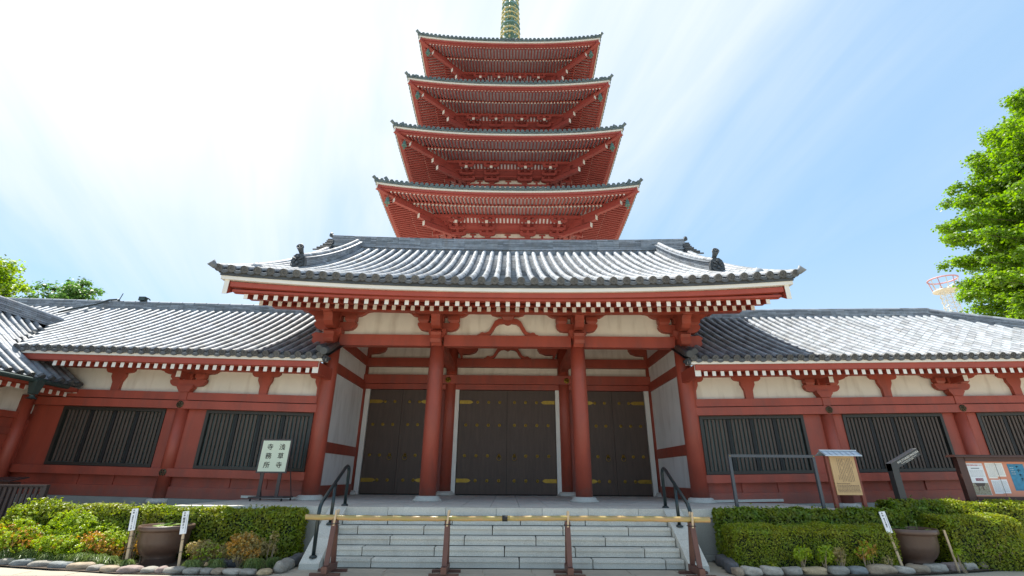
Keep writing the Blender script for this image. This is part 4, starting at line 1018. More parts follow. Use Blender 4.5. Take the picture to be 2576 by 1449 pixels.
# ------------------------------------------------------------------ pagoda behind the gate
PCX, PCY = -0.16, 28.0
pag = thing('pagoda', (PCX, PCY, 0), 'tall red five-storied pagoda rising behind the gate', 'pagoda')
TIERS = [(10.7, 22.98, 4.50, (4.50, 1.83)), (10.05, 29.21, 3.93, (3.93, 1.60)), (9.5, 35.37, 3.52, (3.52, 1.28)), (9.05, 41.35, 3.05, (3.05, 1.10))]
def Rz(a): return Matrix.Translation((PCX, PCY, 0)) @ Matrix.Rotation(a, 4, 'Z')
dm_p = eavedisc_mb(0.135, 0.4)
dpm = dm_p.mesh('eave_tile', TILEP)
raf_cache = {}
for ti, (w, e, Bh, cc) in enumerate(TIERS):
    lift = lambda u, w=w: 0.72*(abs(u)/w)**2.4
    tier = None
    us = [-w+i*2*w/36 for i in range(37)]
    def band(nm, y_, th, z0, z1, m_, hw, ang, tg, lf=1.0):
        mb = MB(); uu = [-hw+i*2*hw/36 for i in range(37)]
        for a, b_ in zip(uu[:-1], uu[1:]):
            la, lb = lift(a)*lf, lift(b_)*lf
            mb.hexa([(a,-y_,e+z0+la),(b_,-y_,e+z0+lb),(b_,-y_+th,e+z0+lb),(a,-y_+th,e+z0+la)], [(a,-y_,e+z1+la),(b_,-y_,e+z1+lb),(b_,-y_+th,e+z1+lb),(a,-y_+th,e+z1+la)])
        return mb.mesh(nm, m_)
    # roof shell (pyramid with slight sag) as the tier's base part
    mb = MB(); inner = Bh-0.2; zt = e+2.2 if ti < 3 else e+6.6
    ht = inner if ti < 3 else 0.5
    for q in range(4):
        M = Matrix.Rotation(q*math.pi/2, 3, 'Z')
        for i in range(16):
            u0, u1 = -1+i/8, -1+(i+1)/8
            for j in range(6):
                s0, s1 = j/6, (j+1)/6
                def pt(u, s):
                    hw = w+(ht-w)*s; return M @ Vector((u*hw, -hw, e-0.02+lift(u*w)*(1-s)+(zt-e)*(0.6*s+0.4*s*s)))
                mb.add([pt(u0,s0)+Vector((PCX,PCY,0)), pt(u1,s0)+Vector((PCX,PCY,0)), pt(u1,s1)+Vector((PCX,PCY,0)), pt(u0,s1)+Vector((PCX,PCY,0))], [(0,1,2,3)])
    tier = part('tier_roof', mb, TILEP, pag)
    for q in range(4):
        a_ = q*math.pi/2; Mq = Rz(a_)
        link('tile_underlay', band('tile_underlay', w-0.02, 0.5, -0.20, -0.06, TILEP, w-0.05, a_, tier), tier, Mq)
        link('white_eave_board', band('white_eave_board', w-0.12, 0.4, -0.33, -0.205, WHITE, w-0.16, a_, tier), tier, Mq)
        link('eave_fascia', band('eave_fascia', w-0.22, 0.4, -0.50, -0.335, REDP, w-0.3, a_, tier, 0.97), tier, Mq)
        link('eave_fascia', band('eave_fascia', w-0.34, 0.35, -0.58, -0.505, REDP, w-0.42, a_, tier, 0.93), tier, Mq)
        # end tiles
        n = int(w/0.405)
        if q == 0:
            for k in range(-n, n+1):
                u = k*0.405; link('eave_tile', dpm, tier, Mq @ Matrix.Translation((u, -w, e+lift(u))))
        elif q in (1, 3):
            mb = MB()
            for k in range(-n, n+1):
                u = k*0.405; mb.merge(dm_p, Mq @ Matrix.Translation((u, -w, e+lift(u))))
            part('side_eave_tiles', mb, TILEP, tier, kind='stuff')
        if q == 2: continue
        # rafters
        rest = MB(); sp = 0.314; n = int((w-0.55)/sp)
        for row, (d0, zf, L, sl, hh) in enumerate(((0.55, -0.56, 1.9, 0.20, 0.15), (2.25, -0.345, 2.3, 0.14, 0.17))):
            for k in range(-n, n+1):
                u = k*sp
                av = (w-0.28)-abs(u)-d0
                if av < 0.15: continue
                Lk = min(L, av); key = (row, round(Lk, 2))
                M = Mq @ Matrix.Translation((u, -(w-d0), e+zf+lift(u)*(0.82 if row == 0 else 0.55)))
                if q == 0 and ti < 2:
                    if key not in raf_cache: raf_cache[key] = rafter_mesh(Lk, 0.13, hh, sl).mesh(('flying_rafter', 'base_rafter')[row], [REDP, WHITE])
                    link(('flying_rafter', 'base_rafter')[row], raf_cache[key], tier, M)
                else:
                    r_ = rafter_mesh(Lk, 0.13, hh, sl); off = len(rest.v); rest.merge(r_, M)
                    rest.mi[-len(r_.f):] = r_.mi
        if rest.v: link('rafters', rest.mesh('rafters', [REDP, WHITE]), tier, None, 'stuff')
        # soffits (pale boards above the rafters), batten between the two rows
        mb = MB()
        for (d0, z0, d1, z1, l0, l1) in ((0.5, -0.49, 2.3, -0.12, 0.85, 0.6), (2.3, -0.245, 4.2, 0.02, 0.55, 0.2)):
            for i in range(24):
                u0, u1 = -1+i/12, -1+(i+1)/12
                h0, h1 = w-d0, w-d1
                mb.add([(u0*h0,-h0,e+z0+lift(u0*w)*l0),(u1*h0,-h0,e+z0+lift(u1*w)*l0),(u1*h1,-h1,e+z1+lift(u1*w)*l1),(u0*h1,-h1,e+z1+lift(u0*w)*l1)], [(0,1,2,3)])
        link('soffit_board', mb.mesh('soffit_board', SOFFIT), tier, Mq)
        h_ = w-2.25; mb = MB()
        for i in range(24):
            a, b_ = -h_+i*h_/12, -h_+(i+1)*h_/12; la, lb = lift(a)*0.6, lift(b_)*0.6
            mb.hexa([(a,-h_-0.05,e-0.255+la),(b_,-h_-0.05,e-0.255+lb),(b_,-h_+0.12,e-0.255+lb),(a,-h_+0.12,e-0.255+la)], [(a,-h_-0.05,e-0.19+la),(b_,-h_-0.05,e-0.19+lb),(b_,-h_+0.12,e-0.19+lb),(a,-h_+0.12,e-0.19+la)])
        link('eave_batten', mb.mesh('eave_batten', REDP), tier, Mq)
        # purlin and tie beams stepping out, ceiling slats
        P = w-4.05
        for (hp, z0, z1, tk, ext) in ((P, -0.36, -0.12, 0.22, 0.15), (Bh+1.25, -0.62, -0.42, 0.16, 0.1), (Bh+0.65, -0.92, -0.74, 0.16, 0.1)):
            mb = MB(); mb.box(-hp-ext, hp+ext, -hp-tk/2, -hp+tk/2, e+z0, e+z1); link('tie_beam', mb.mesh('tie_beam', REDP), tier, Mq)
        mb = MB(); a = Bh+1.3; b2 = P-0.1
        mb.add([(-Bh-0.5,-a,e-0.44),(Bh+0.5,-a,e-0.44),(Bh+0.9,-b2,e-0.20),(-Bh-0.9,-b2,e-0.20)], [(0,1,2,3)]); mr_ = MB(); [mr_.add([(s*(Bh+0.5),-a,e-0.44),(s*a,-a,e-0.44),(s*b2,-b2,e-0.20),(s*(Bh+0.9),-b2,e-0.20)], [(0,1,2,3)]) for s in (-1, 1)]; link('corner_board', mr_.mesh('corner_board', REDP), tier, Mq); link('ceiling_board', mb.mesh('ceiling_board', SOFFIT), tier, Mq)
        mb = MB(); nn = int(P/0.32)
        for k in range(-nn, nn+1):
            u = (k+0.5)*0.32
            if abs(u) < a: mb.hexa([(u-0.085,-b2,e-0.25),(u+0.085,-b2,e-0.25),(u+0.085,-a,e-0.49),(u-0.085,-a,e-0.49)], [(u-0.085,-b2,e-0.21),(u+0.085,-b2,e-0.21),(u+0.085,-a,e-0.45),(u-0.085,-a,e-0.45)])
        link('ceiling_slats', mb.mesh('ceiling_slats', REDP), tier, Mq, 'stuff')
        mb = MB(); c1 = Bh+0.7; c2 = Bh+1.2; mb.add([(-c2,-c2,e-0.60),(c2,-c2,e-0.60),(c1,-c1,e-0.78),(-c1,-c1,e-0.78)], [(0,1,2,3)]); mb.add([(-c1,-c1,e-0.93),(c1,-c1,e-0.93),(Bh,-Bh,e-0.80),(-Bh,-Bh,e-0.80)], [(0,1,2,3)]); link('coffer_board', mb.mesh('coffer_board', REDP), tier, Mq)
        # body wall
        zb = e-5.2 if ti else e-7
        mb = MB(); mb.box(-Bh, Bh, -Bh, -Bh+0.1, zb, e-0.5); link('body_wall', mb.mesh('body_wall', PLAST), tier, Mq)
        mb = MB(); mb.box(-Bh-0.1, Bh+0.1, -Bh-0.12, -Bh-0.005, e-1.48, e-1.28); link('wall_beam', mb.mesh('wall_beam', REDP), tier, Mq)
        for cx in (-cc[0], -cc[1], cc[1], cc[0]):
            mb = MB(); mb.lathe([(0.22,zb),(0.22,e-1.5)], (cx,-Bh,0), 12); link('column', mb.mesh('column', REDP, None, True), tier, Mq)
            # bracket set
            mb = MB()
            def arm(y_, z0, hw, th=0.16):
                mb.prism([(cx+a_, b__) for a_, b__ in sym([(hw*0.6,z0),(hw*0.85,z0+0.05),(hw,z0+0.14),(hw,z0+0.24)])], 'xz', y_-th/2, y_+th/2)
                for dx in (-hw+0.13, 0, hw-0.13): mb.hexa([(cx+dx-0.09,y_-0.12,z0+0.242),(cx+dx+0.09,y_-0.12,z0+0.242),(cx+dx+0.09,y_+0.12,z0+0.242),(cx+dx-0.09,y_+0.12,z0+0.242)], [(cx+dx-0.15,y_-0.15,z0+0.38),(cx+dx+0.15,y_-0.15,z0+0.38),(cx+dx+0.15,y_+0.15,z0+0.38),(cx+dx-0.15,y_+0.15,z0+0.38)])
            mb.hexa([(cx-0.2,-Bh-0.2,e-1.28),(cx+0.2,-Bh-0.2,e-1.28),(cx+0.2,-Bh,e-1.28),(cx-0.2,-Bh,e-1.28)], [(cx-0.30,-Bh-0.32,e-1.05),(cx+0.30,-Bh-0.32,e-1.05),(cx+0.30,-Bh,e-1.05),(cx-0.30,-Bh,e-1.05)])
            arm(-Bh-0.08, e-1.06, 0.72); arm(-Bh-0.65, e-1.30+0.02, 0.72); arm(-Bh-1.25, e-1.02, 0.72); arm(-P, e-0.76, 0.72)
            mb.prism([(-Bh,e-1.10),(-Bh-0.6,e-1.12),(-Bh-0.85,e-1.0),(-Bh-0.88,e-0.90),(-Bh,e-0.90)], 'yz', cx-0.10, cx+0.10)
            mb.prism([(-Bh,e-0.86),(-Bh-1.1,e-0.92),(-Bh-1.42,e-0.80),(-Bh-1.45,e-0.66),(-Bh,e-0.66)], 'yz', cx-0.10, cx+0.10)
            mb.hexa([(cx-0.12,-P-0.20,e-1.02),(cx+0.12,-P-0.20,e-1.02),(cx+0.12,-Bh,e-0.62),(cx-0.12,-Bh,e-0.62)], [(cx-0.12,-P-0.20,e-0.74),(cx+0.12,-P-0.20,e-0.74),(cx+0.12,-Bh,e-0.34),(cx-0.12,-Bh,e-0.34)])
            mb.cur = 1; mb.box(cx-0.122, cx+0.122, -P-0.215, -P-0.203, e-1.022, e-0.738)
            link('bracket_set', mb.mesh('bracket_set', [REDP, WHITE]), tier, Mq)
        for k in range(3):
            cx = [-(cc[0]+cc[1])/2, 0, (cc[0]+cc[1])/2][k]
            mb = MB(); mb.box(cx-0.09, cx+0.09, -Bh-0.08, -Bh-0.002, e-1.28, e-0.95); mb.box(cx-0.28, cx+0.28, -Bh-0.09, -Bh-0.001, e-1.0, e-0.88); link('bay_strut', mb.mesh('bay_strut', REDP), tier, Mq)
    # corners: hip rafters, tail beams, tip ornaments, wind bells
    for q in range(4):
        M = Rz(q*math.pi/2)
        def dg(r, z): return Vector((-r, -r, z))
        lc = lambda r: 0.72*(r/w)**2.4
        mb = MB(); mb.mi = []
        def beamd(r0, z0, r1, z1, wd, ht_):
            a, b_ = dg(r0, z0), dg(r1, z1); mb.cur = 0; mb.sweep([a, b_], wd, ht_)
            t = (b_-a).normalized(); mb.cur = 1; mb.sweep([a-t*0.012, a-t*0.002], wd*0.99, ht_*0.99)
        beamd(w-0.18, e+0.10, w-2.6, e-0.22, 0.28, 0.38)
        beamd(w-1.35, e-0.36, Bh, e-0.30, 0.32, 0.44)
        beamd(P+0.95, e-0.80, Bh, e-0.62, 0.30, 0.42); beamd(P+0.55, e-1.30, Bh, e-1.02, 0.30, 0.42)
        mb.cur = 0; mb.sweep([dg(P+0.02, e-0.98), dg(P+0.021, e-0.20)], 0.30, 0.34)
        hr = link('hip_rafter', mb.mesh('hip_rafter', [REDP, WHITE]), tier, M)
        mb = MB(); z_ = e+0.72
        mb.tube([dg(w+0.12, z_+0.20), dg(w-0.05, z_+0.06), dg(w-1.2, z_-0.02), dg(w-2.4, z_+0.30)], [0.15, 0.13, 0.12, 0.12], 10)
        mb.tube([dg(w-0.62, z_+0.62), dg(w-0.80, z_+0.38), dg(w-1.2, z_+0.28), dg(w-3.2, z_+0.95), dg(w-5.2, z_+2.0)], [0.15, 0.14, 0.17, 0.17, 0.17], 10)
        mb.box(-(w-0.72), -(w-1.35), -(w-0.72), -(w-1.35), z_-0.02, z_+0.34)
        link('corner_ridge', mb.mesh('corner_ridge', TILEP, None, True), tier, M)
        if q != 2:
            mb = MB(); c_ = dg(w-0.95, e-0.42); mb.tube([c_+Vector((0,0,0.55)), c_], 0.03, 6)
            mb.lathe([(0.05,0.0),(0.13,-0.04),(0.16,-0.2),(0.19,-0.42),(0.24,-0.5),(0.22,-0.52),(0.02,-0.5)], c_, 8); mb.lathe([(0.02,-0.5),(0.02,-0.7),(0.12,-0.78),(0.02,-0.8)], c_, 6)
            link('wind_bell', mb.mesh('wind_bell', FGREEN), hr, M)
mb = MB(); mb.box(PCX-5.2, PCX+5.2, PCY-5.2, PCY+5.2, 0, 17.0); part('lower_body', mb, REDP, pag)
# spire
COPGR = mat('pale_verdigris', (0.22, 0.38, 0.34), 0.5, metal=0.2, var=0.3, vscale=3)
mb = MB(); mb.tube([(PCX,PCY,47.5),(PCX,PCY,65)], [0.26,0.16], 12); spire = part('spire_pole', mb, GOLD, pag, smooth=True)
mb = MB(); mb.lathe([(1.3,0),(1.3,0.8),(1.5,0.9),(1.5,1.1),(0.9,1.2),(1.15,1.8),(0.6,2.5),(0.3,2.9)], (PCX,PCY,48.2), 24); part('spire_base', mb, FGREEN, spire)
for k in range(9):
    z = 52.15+k*0.88; R0 = 1.27-0.025*k
    mb = MB(); n = 28; vs = []
    for (r, zz) in ((R0-0.20, 0), (R0, 0), (R0, 0.16), (R0-0.20, 0.16)):
        for i in range(n): a = 2*math.pi*i/n; vs.append((PCX+r*math.cos(a), PCY+r*math.sin(a), z+zz))
    mb.add(vs, [(j*n+i, j*n+(i+1) % n, ((j+1) % 4)*n+(i+1) % n, ((j+1) % 4)*n+i) for j in range(4) for i in range(n)])
    ring = part('spire_ring', mb, GOLD if k % 4 != 2 else COPGR, spire)
    mb = MB()
    for i in range(8):
        a = i*math.pi/4+0.2; mb.sweep([(PCX+0.25*math.cos(a), PCY+0.25*math.sin(a), z-0.12), (PCX+0.75*math.cos(a), PCY+0.75*math.sin(a), z-0.18), (PCX+(R0-0.08)*math.cos(a), PCY+(R0-0.08)*math.sin(a), z+0.02)], 0.22, 0.06)
        a += math.pi/8; mb.lathe([(0.04,0.0),(0.05,-0.1),(0.08,-0.2),(0.01,-0.22)], (PCX+R0*math.cos(a), PCY+R0*math.sin(a), z-0.02), 6)
    mb.lathe([(0.34,-0.10),(0.40,0.0),(0.34,0.10)], (PCX,PCY,z-0.1), 14)
    part('ring_spokes', mb, COPGR if k % 2 else FGREEN, ring)
mb = MB()
for q in range(4):
    M = Matrix.Translation((PCX,PCY,0)) @ Matrix.Rotation(q*math.pi/2+0.4, 4, 'Z'); t_ = MB()
    for k in range(7):
        z = 60.2+k*0.55; r = 1.35-0.1*k
        t_.tube([(0.15,0,z),(r*0.6,0,z+0.28),(r,0,z+0.1),(r*0.92,0,z-0.22),(r*0.6,0,z-0.1)], 0.055, 5)
        t_.tube([(0.2,0,z+0.3),(r*0.5,0,z+0.55),(r*0.8,0,z+0.4)], 0.045, 5)
    mb.merge(t_, M)
part('water_flame', mb, GOLD, spire)
# ------------------------------------------------------------------ handrails
def handrail(s_, dy, label):
    x = s_*3.62; mb = MB()
    g = thing('handrail', (x, -3.3, 0.6), label, 'handrail', 'handrails on the stair cheeks')
    mb.tube([(x,-3.98,0.17),(x,-4.02,0.95),(x,-4.00,1.04),(x,-3.93,1.14),(x,-2.78,1.78),(x,-2.66,1.82),(x,-2.56,1.80),(x,-2.51,1.72),(x,-2.50,PF)], 0.036, 12); part('rail_pipe', mb, RAIL, g, smooth=True)
    mb = MB(); mb.tube([(x,-3.30,0.69),(x,-3.29,1.47)], 0.034, 12); part('middle_post', mb, RAIL, g, smooth=True)
    for (y, z, sl) in ((-3.98,0.18,0.07),(-3.30,0.68,0.07),(-2.50,PF,0.0)):
        mb = MB(); mb.lathe([(0.075,0),(0.075,0.02),(0.045,0.045)], (x,y,z), 16); part('flange', mb, RAIL, g, smooth=True)
handrail(-1, 0, 'dark green bent pipe handrail on the left side of the stairs')
handrail(1, 0, 'dark green bent pipe handrail on the right side of the stairs')

# ------------------------------------------------------------------ bamboo barrier on four trestles
mb = MB(); YB = -4.47
def bamboo(xa, xb, ra, rb, seed):
    rr = random.Random(seed); x = xa; n = int((xb-xa)/0.27); pts = []; rad = []
    for i in range(n+1):
        q = xa+(xb-xa)*i/n; r = ra+(rb-ra)*i/n
        for d, k in ((-0.012, 1.0), (0.0, 1.10), (0.012, 1.0)):
            if xa <= q+d <= xb: pts.append((q+d, YB, 0.905+0.010*math.sin(q*0.9)+(0.003*(-1)**i))); rad.append(r*k)
    return pts, rad
g = thing('bamboo_pole', (0.02, YB, 0.86), 'long bamboo pole laid across the four brown trestles before the stairs', 'pole')
p_, r_ = bamboo(-3.68, 0.10, 0.046, 0.043, 1); mb.tube(p_, r_, 12); part('bamboo_length', mb, BAMB, g, smooth=True)
mb = MB(); p_, r_ = bamboo(-0.05, 3.80, 0.042, 0.048, 2); mb.tube([(a, b, c+0.002) for a, b, c in p_], r_, 12); part('bamboo_length', mb, BAMB, g, smooth=True)
mb = MB(); mb.tube([(-0.05+0.012*i, YB, 0.906) for i in range(9)], [0.054 if i % 2 else 0.049 for i in range(9)], 12); part('cord_binding', mb, INK, g, smooth=True)
for i, (x, lab) in enumerate(((-3.13, 'brown wooden trestle under the left end of the bamboo pole'), (-1.06, 'brown trestle left of the cord joint in the bamboo pole'), (1.155, 'brown trestle right of the cord joint in the bamboo pole'), (3.45, 'brown wooden trestle under the right end of the bamboo pole'))):
    g = thing('trestle', (x, YB, 0), lab, 'trestle', 'brown trestles holding the bamboo pole')
    for y in (-4.66, -4.26): mb = MB(); mb.box(x-0.26, x+0.26, y-0.035, y+0.035, 0.0, 0.045); part('foot', mb, BROWN, g)
    mb = MB(); mb.box(x-0.05, x+0.05, -4.74, -4.18, 0.046, 0.15); part('base_beam', mb, BROWN, g)
    for y in (-4.64, -4.28):
        mb = MB(); mb.sweep([(x, y, 0.151), (x, YB+(-0.035 if y < YB else 0.035), 0.855)], 0.085, 0.045, side=(1,0,0)); part('leg', mb, BROWN, g)
    mb = MB(); mb.box(x-0.048, x+0.048, YB-0.06, YB+0.06, 0.78, 0.858); part('head', mb, BROWN, g)
    t = 0.03
    for y in (-0.066, 0.066):
        mb = MB(); mb.sweep([(x-0.004, YB+y, 0.74), (x+0.018, YB+y, 1.035)], 0.034, 0.016, side=(1,0,0)); part('peg', mb, PALEW, g)
    mb = MB(); mb.tube([(x-0.055,YB-0.08,0.80),(x+0.055,YB-0.08,0.805),(x+0.055,YB+0.08,0.80),(x-0.055,YB+0.08,0.80),(x-0.055,YB-0.08,0.80)], 0.007, 6); part('cord', mb, INK, g)

# ------------------------------------------------------------------ office sign on wheels, on the platform
g = thing('sign_stand', (-6.15, -0.85, PF), 'cream sign with black Japanese characters on a dark wheeled stand', 'sign')
def slope(y0, z0, z): return y0+(z-z0)*0.05
mb = MB(); mb.hexa([(-6.55,-0.94,1.66),(-5.75,-0.94,1.66),(-5.75,-0.91,1.66),(-6.55,-0.91,1.66)], [(-6.55,-0.90,2.51),(-5.75,-0.90,2.51),(-5.75,-0.87,2.51),(-6.55,-0.87,2.51)]); fr_ = part('frame', mb, SIGNF, g)
mb = MB(); mb.hexa([(-6.51,-0.946,1.70),(-5.79,-0.946,1.70),(-5.79,-0.93,1.70),(-6.51,-0.93,1.70)], [(-6.51,-0.908,2.47),(-5.79,-0.908,2.47),(-5.79,-0.89,2.47),(-6.51,-0.89,2.47)]); pn = part('panel', mb, SIGNP, g)
for col, x in (('\u6d45\u8349\u5bfa', -5.98), ('\u5bfa\u52d9\u6240', -6.30)):
    for i, ch in enumerate(col):
        z = 2.30-0.225*i; link('character', text_mesh(ch, 0.165, INK, extrude=0.002), pn, face_cam(x, -0.951+(z-1.70)*0.05, z, math.pi/2-0.05))
for x in (-6.38, -5.92): mb = MB(); mb.sweep([(x,-0.90,1.09),(x,-0.90,1.70)], 0.085, 0.03, side=(1,0,0)); part('leg', mb, SIGNF, g)
for x in (-6.55, -5.75): mb = MB(); mb.tube([(x,-0.40,1.09),(x,-0.88,2.10)], 0.014, 8); part('stay', mb, SIGNF, g)
mb = MB(); mb.box(-6.60,-5.70,-0.98,-0.90,1.06,1.095); mb.box(-6.60,-5.70,-0.45,-0.37,1.06,1.095); mb.box(-6.60,-6.53,-0.90,-0.45,1.06,1.095); mb.box(-5.77,-5.70,-0.90,-0.45,1.06,1.095); part('base', mb, SIGNF, g)
wl_m = MB(); wl_m.tube([(-0.012,0,0),(0.012,0,0)], 0.032, 14); wlm = wl_m.mesh('wheel', INK)
for x in (-6.55, -5.75):
    for y in (-0.94, -0.41): link('wheel', wlm, g, Matrix.Translation((x, y, PF+0.032)))

# ------------------------------------------------------------------ grey steel frame on the right
g = thing('steel_frame', (6.0, -2.98, 0), 'empty blue grey steel frame standing between the platform and the hedge', 'frame')
for x in (5.03, 6.92): mb = MB(); mb.box(x-0.03, x+0.03, -3.01, -2.95, 0.0, 2.06); part('post', mb, GREYM, g)
mb = MB(); mb.box(5.0, 6.95, -3.012, -2.948, 2.062, 2.12); part('top_rail', mb, GREYM, g)
for x in (5.03, 6.92): mb = MB(); mb.lathe([(0.012,0),(0.012,-0.006),(0.001,-0.007)], (x,-3.013,2.09), 8, 'y'); part('bolt', mb, BRASS, g)

# ------------------------------------------------------------------ tan information board with little roof
g = thing('information_board', (7.55, -3.0, 0), 'tan information board of small Japanese writing under a little pale roof', 'sign')
for x in (7.20, 7.82): mb = MB(); mb.box(x-0.035, x+0.035, -3.03, -2.96, 0.0, 2.10); part('post', mb, REDW, g)
mb = MB(); mb.box(7.24, 7.79, -3.06, -3.03, 1.30, 2.10); pn = part('board', mb, BOARDW, g)
rr = random.Random(5)
cols = []
for i in range(11):
    x = 7.72-i*0.036; z = 2.05-(0.0 if i not in (10,) else 0.35); mb = MB(); k = 0; zend = 1.58 if i < 9 else (1.62 if i == 9 else 1.60)
    if i == 0: z, zend = 2.0, 1.86
    while z > zend:
        h = rr.uniform(0.010, 0.020); mb.box(x-rr.uniform(0.004,0.007), x+rr.uniform(0.004,0.007), -3.0625, -3.0602, z-h*0.8, z); z -= h*1.25
        if rr.random() < 0.03: z -= 0.05
    part('writing_column', mb, SIGNF, pn, kind='stuff')
link('writing_line', text_mesh('The Five-storied Pagoda', 0.030, SIGNF, 'LEFT'), pn, face_cam(7.27, -3.062, 1.53))
mb = MB()
for i in range(6):
    z = 1.500-i*0.026; x = 7.27
    while x < 7.755:
        w = rr.uniform(0.010, 0.040); mb.box(x, min(x+w, 7.765), -3.0625, -3.0602, z-0.010, z); x += w+0.009
part('writing_lines', mb, SIGNF, pn, kind='stuff')
mb = MB(); mb.hexa([(7.10,-3.16,2.095),(7.92,-3.16,2.095),(7.92,-2.98,2.20),(7.10,-2.98,2.20)], [(7.10,-3.16,2.11),(7.92,-3.16,2.11),(7.92,-2.98,2.215),(7.10,-2.98,2.215)])
mb.hexa([(7.10,-2.80,2.11),(7.92,-2.80,2.11),(7.92,-2.98,2.20),(7.10,-2.98,2.20)], [(7.10,-2.80,2.125),(7.92,-2.80,2.125),(7.92,-2.98,2.215),(7.10,-2.98,2.215)]); rf = part('roof', mb, ROOFM, g)
for i in range(7): x = 7.12+i*0.13; mb = MB(); mb.sweep([(x,-3.165,2.115),(x,-2.985,2.222)], 0.012, 0.012, side=(1,0,0)); part('roof_seam', mb, ROOFM, rf)
mb = MB(); mb.box(7.09,7.93,-3.00,-2.96,2.216,2.235); part('roof_ridge', mb, ROOFM, rf)

# ------------------------------------------------------------------ dark slanted name post
g = thing('name_post', (8.78, -2.85, 0), 'black stone post with a slanted arm lettered FIVE STORIED PAGODA', 'sign')
mb = MB(); mb.hexa([(8.69,-2.93,0),(8.84,-2.93,0),(8.84,-2.78,0),(8.69,-2.78,0)], [(8.69,-2.93,1.95),(8.84,-2.93,2.02),(8.84,-2.78,2.02),(8.69,-2.78,1.95)]); part('post', mb, BLACKM, g)
mb = MB(); mb.prism([(8.69,1.951),(9.37,2.28),(9.43,2.15),(8.846,1.865),(8.69,1.80)], 'xz', -2.936, -2.776); pl = part('arm', mb, BLACKM, g)
mb = MB(); mb.hexa([(8.69,-2.936,1.953),(9.37,-2.936,2.282),(9.37,-2.776,2.282),(8.69,-2.776,1.953)], [(8.688,-2.938,1.957),(9.368,-2.938,2.286),(9.368,-2.774,2.286),(8.688,-2.774,1.957)]); part('arm_top', mb, GREYTOP, pl)
ang = -math.atan2(0.329, 0.68)
link('lettering', text_mesh('FIVE STORIED PAGODA', 0.058, WHITE), pl, face_cam(9.12, -2.938, 2.095, math.pi/2, ang))
link('lettering', text_mesh('The pagoda, reconstructed in 1973, measures\n53.32 meters in height.', 0.024, WHITE, spacing=1.0), pl, face_cam(9.135, -2.938, 2.04, math.pi/2, ang))

# ------------------------------------------------------------------ notice board at far right
g = thing('notice_board', (11.6, -2.4, 0), 'dark framed notice board with paper sheets and a blue poster', 'notice board')
mb = MB(); mb.box(10.66,10.84,-2.46,-2.34,0,2.12); part('post', mb, BOARDF, g)
mb = MB(); mb.box(12.55,12.73,-2.46,-2.34,0,2.12); part('post', mb, BOARDF, g)
mb = MB(); mb.box(10.842,12.548,-2.40,-2.36,1.27,2.06); bd = part('backboard', mb, CORK, g)
mb = MB(); mb.box(10.842,12.548,-2.47,-2.33,1.19,1.268); part('lower_rail', mb, BOARDF, g)
mb = MB(); mb.box(10.842,12.548,-2.47,-2.33,2.03,2.12); part('upper_rail', mb, BOARDF, g)
mb = MB(); mb.box(10.55,12.85,-2.55,-2.28,2.122,2.15); mb.box(10.58,12.82,-2.52,-2.30,2.152,2.175); part('cap', mb, BOARDF, g)
def sheet(name, x0, x1, z0, z1, m_, y=-2.404):
    mb = MB(); mb.box(x0, x1, y, y+0.003, z0, z1); return part(name, mb, m_, bd)
sheet('poster', 10.86, 11.27, 1.30, 1.99, PAPERB)
link('poster_heading', text_mesh('\u6771\u65e5\u672c\u5927\u9707\u707d\u306e\u652f\u63f4\u306b\u3064\u3044\u3066', 0.030, REDINK), bd, face_cam(11.065, -2.406, 1.945))
sheet('poster_bar', 10.97, 11.17, 1.865, 1.89, GREYINK, -2.4055)
def lines(x0, x1, z0, z1, n, name='print_lines', m_=GREYINK, y=-2.4058):
    mb = MB()
    for i in range(n):
        z = z1-(z1-z0)*i/max(1, n-1); x = x0
        while x < x1-0.01:
            w = rr.uniform(0.01, 0.06); mb.box(x, min(x+w, x1), y, y+0.001, z-0.003, z+0.003); x += w+0.008
    part(name, mb, m_, bd, kind='stuff')
lines(10.92, 11.24, 1.70, 1.83, 6)
sheet('price_box', 11.00, 11.18, 1.60, 1.66, PURP, -2.4055)
link('price_figures', text_mesh('12,709,300\u5186', 0.030, PAPER), bd, face_cam(11.09, -2.4072, 1.622))
sheet('photograph', 10.87, 11.26, 1.305, 1.56, PHOTO, -2.4055)
mb = MB(); mb.prism([(10.93,1.56),(11.20,1.56),(11.15,1.49),(10.98,1.49)], 'xz', -2.4075, -2.406); mb.box(11.0,11.02,-2.4075,-2.406,1.40,1.489); mb.box(11.10,11.12,-2.4075,-2.406,1.40,1.489); part('photographed_hall', mb, SIGNF, bd, kind='stuff')
for (x0, x1, z0, z1, nl, m_) in ((11.33,11.54,1.66,2.0,12,PAPER),(11.545,11.75,1.70,2.0,10,PAPER),(11.35,11.54,1.33,1.63,12,PAPERB),(11.545,11.73,1.34,1.64,10,PAPERB)):
    sheet('paper_sheet', x0, x1, z0, z1, m_); lines(x0+0.02, x1-0.02, z0+0.04, z1-0.04, nl)
sheet('blue_poster', 11.86, 12.24, 1.40, 1.98, BLUEP)
lines(11.90, 12.0, 1.76, 1.90, 4, m_=PAPER)
mb = MB()
for (x, z, s) in ((12.08,1.92,0.030),(12.09,1.84,0.04),(12.10,1.74,0.035),(12.11,1.65,0.04)):
    mb.tube([(x-s,-2.4055,z),(x,-2.4055,z+s*0.3),(x+s,-2.4055,z-0.1*s)], 0.006, 4); mb.tube([(x,-2.4055,z+s*0.6),(x-0.3*s,-2.4055,z-s)], 0.006, 4)
part('brush_writing', mb, INK, bd)
mb = MB(); mb.tube([(11.545,-2.44,2.0),(11.56,-2.44,1.28)], 0.004, 5); part('glass_joint', mb, SIGNF, g)

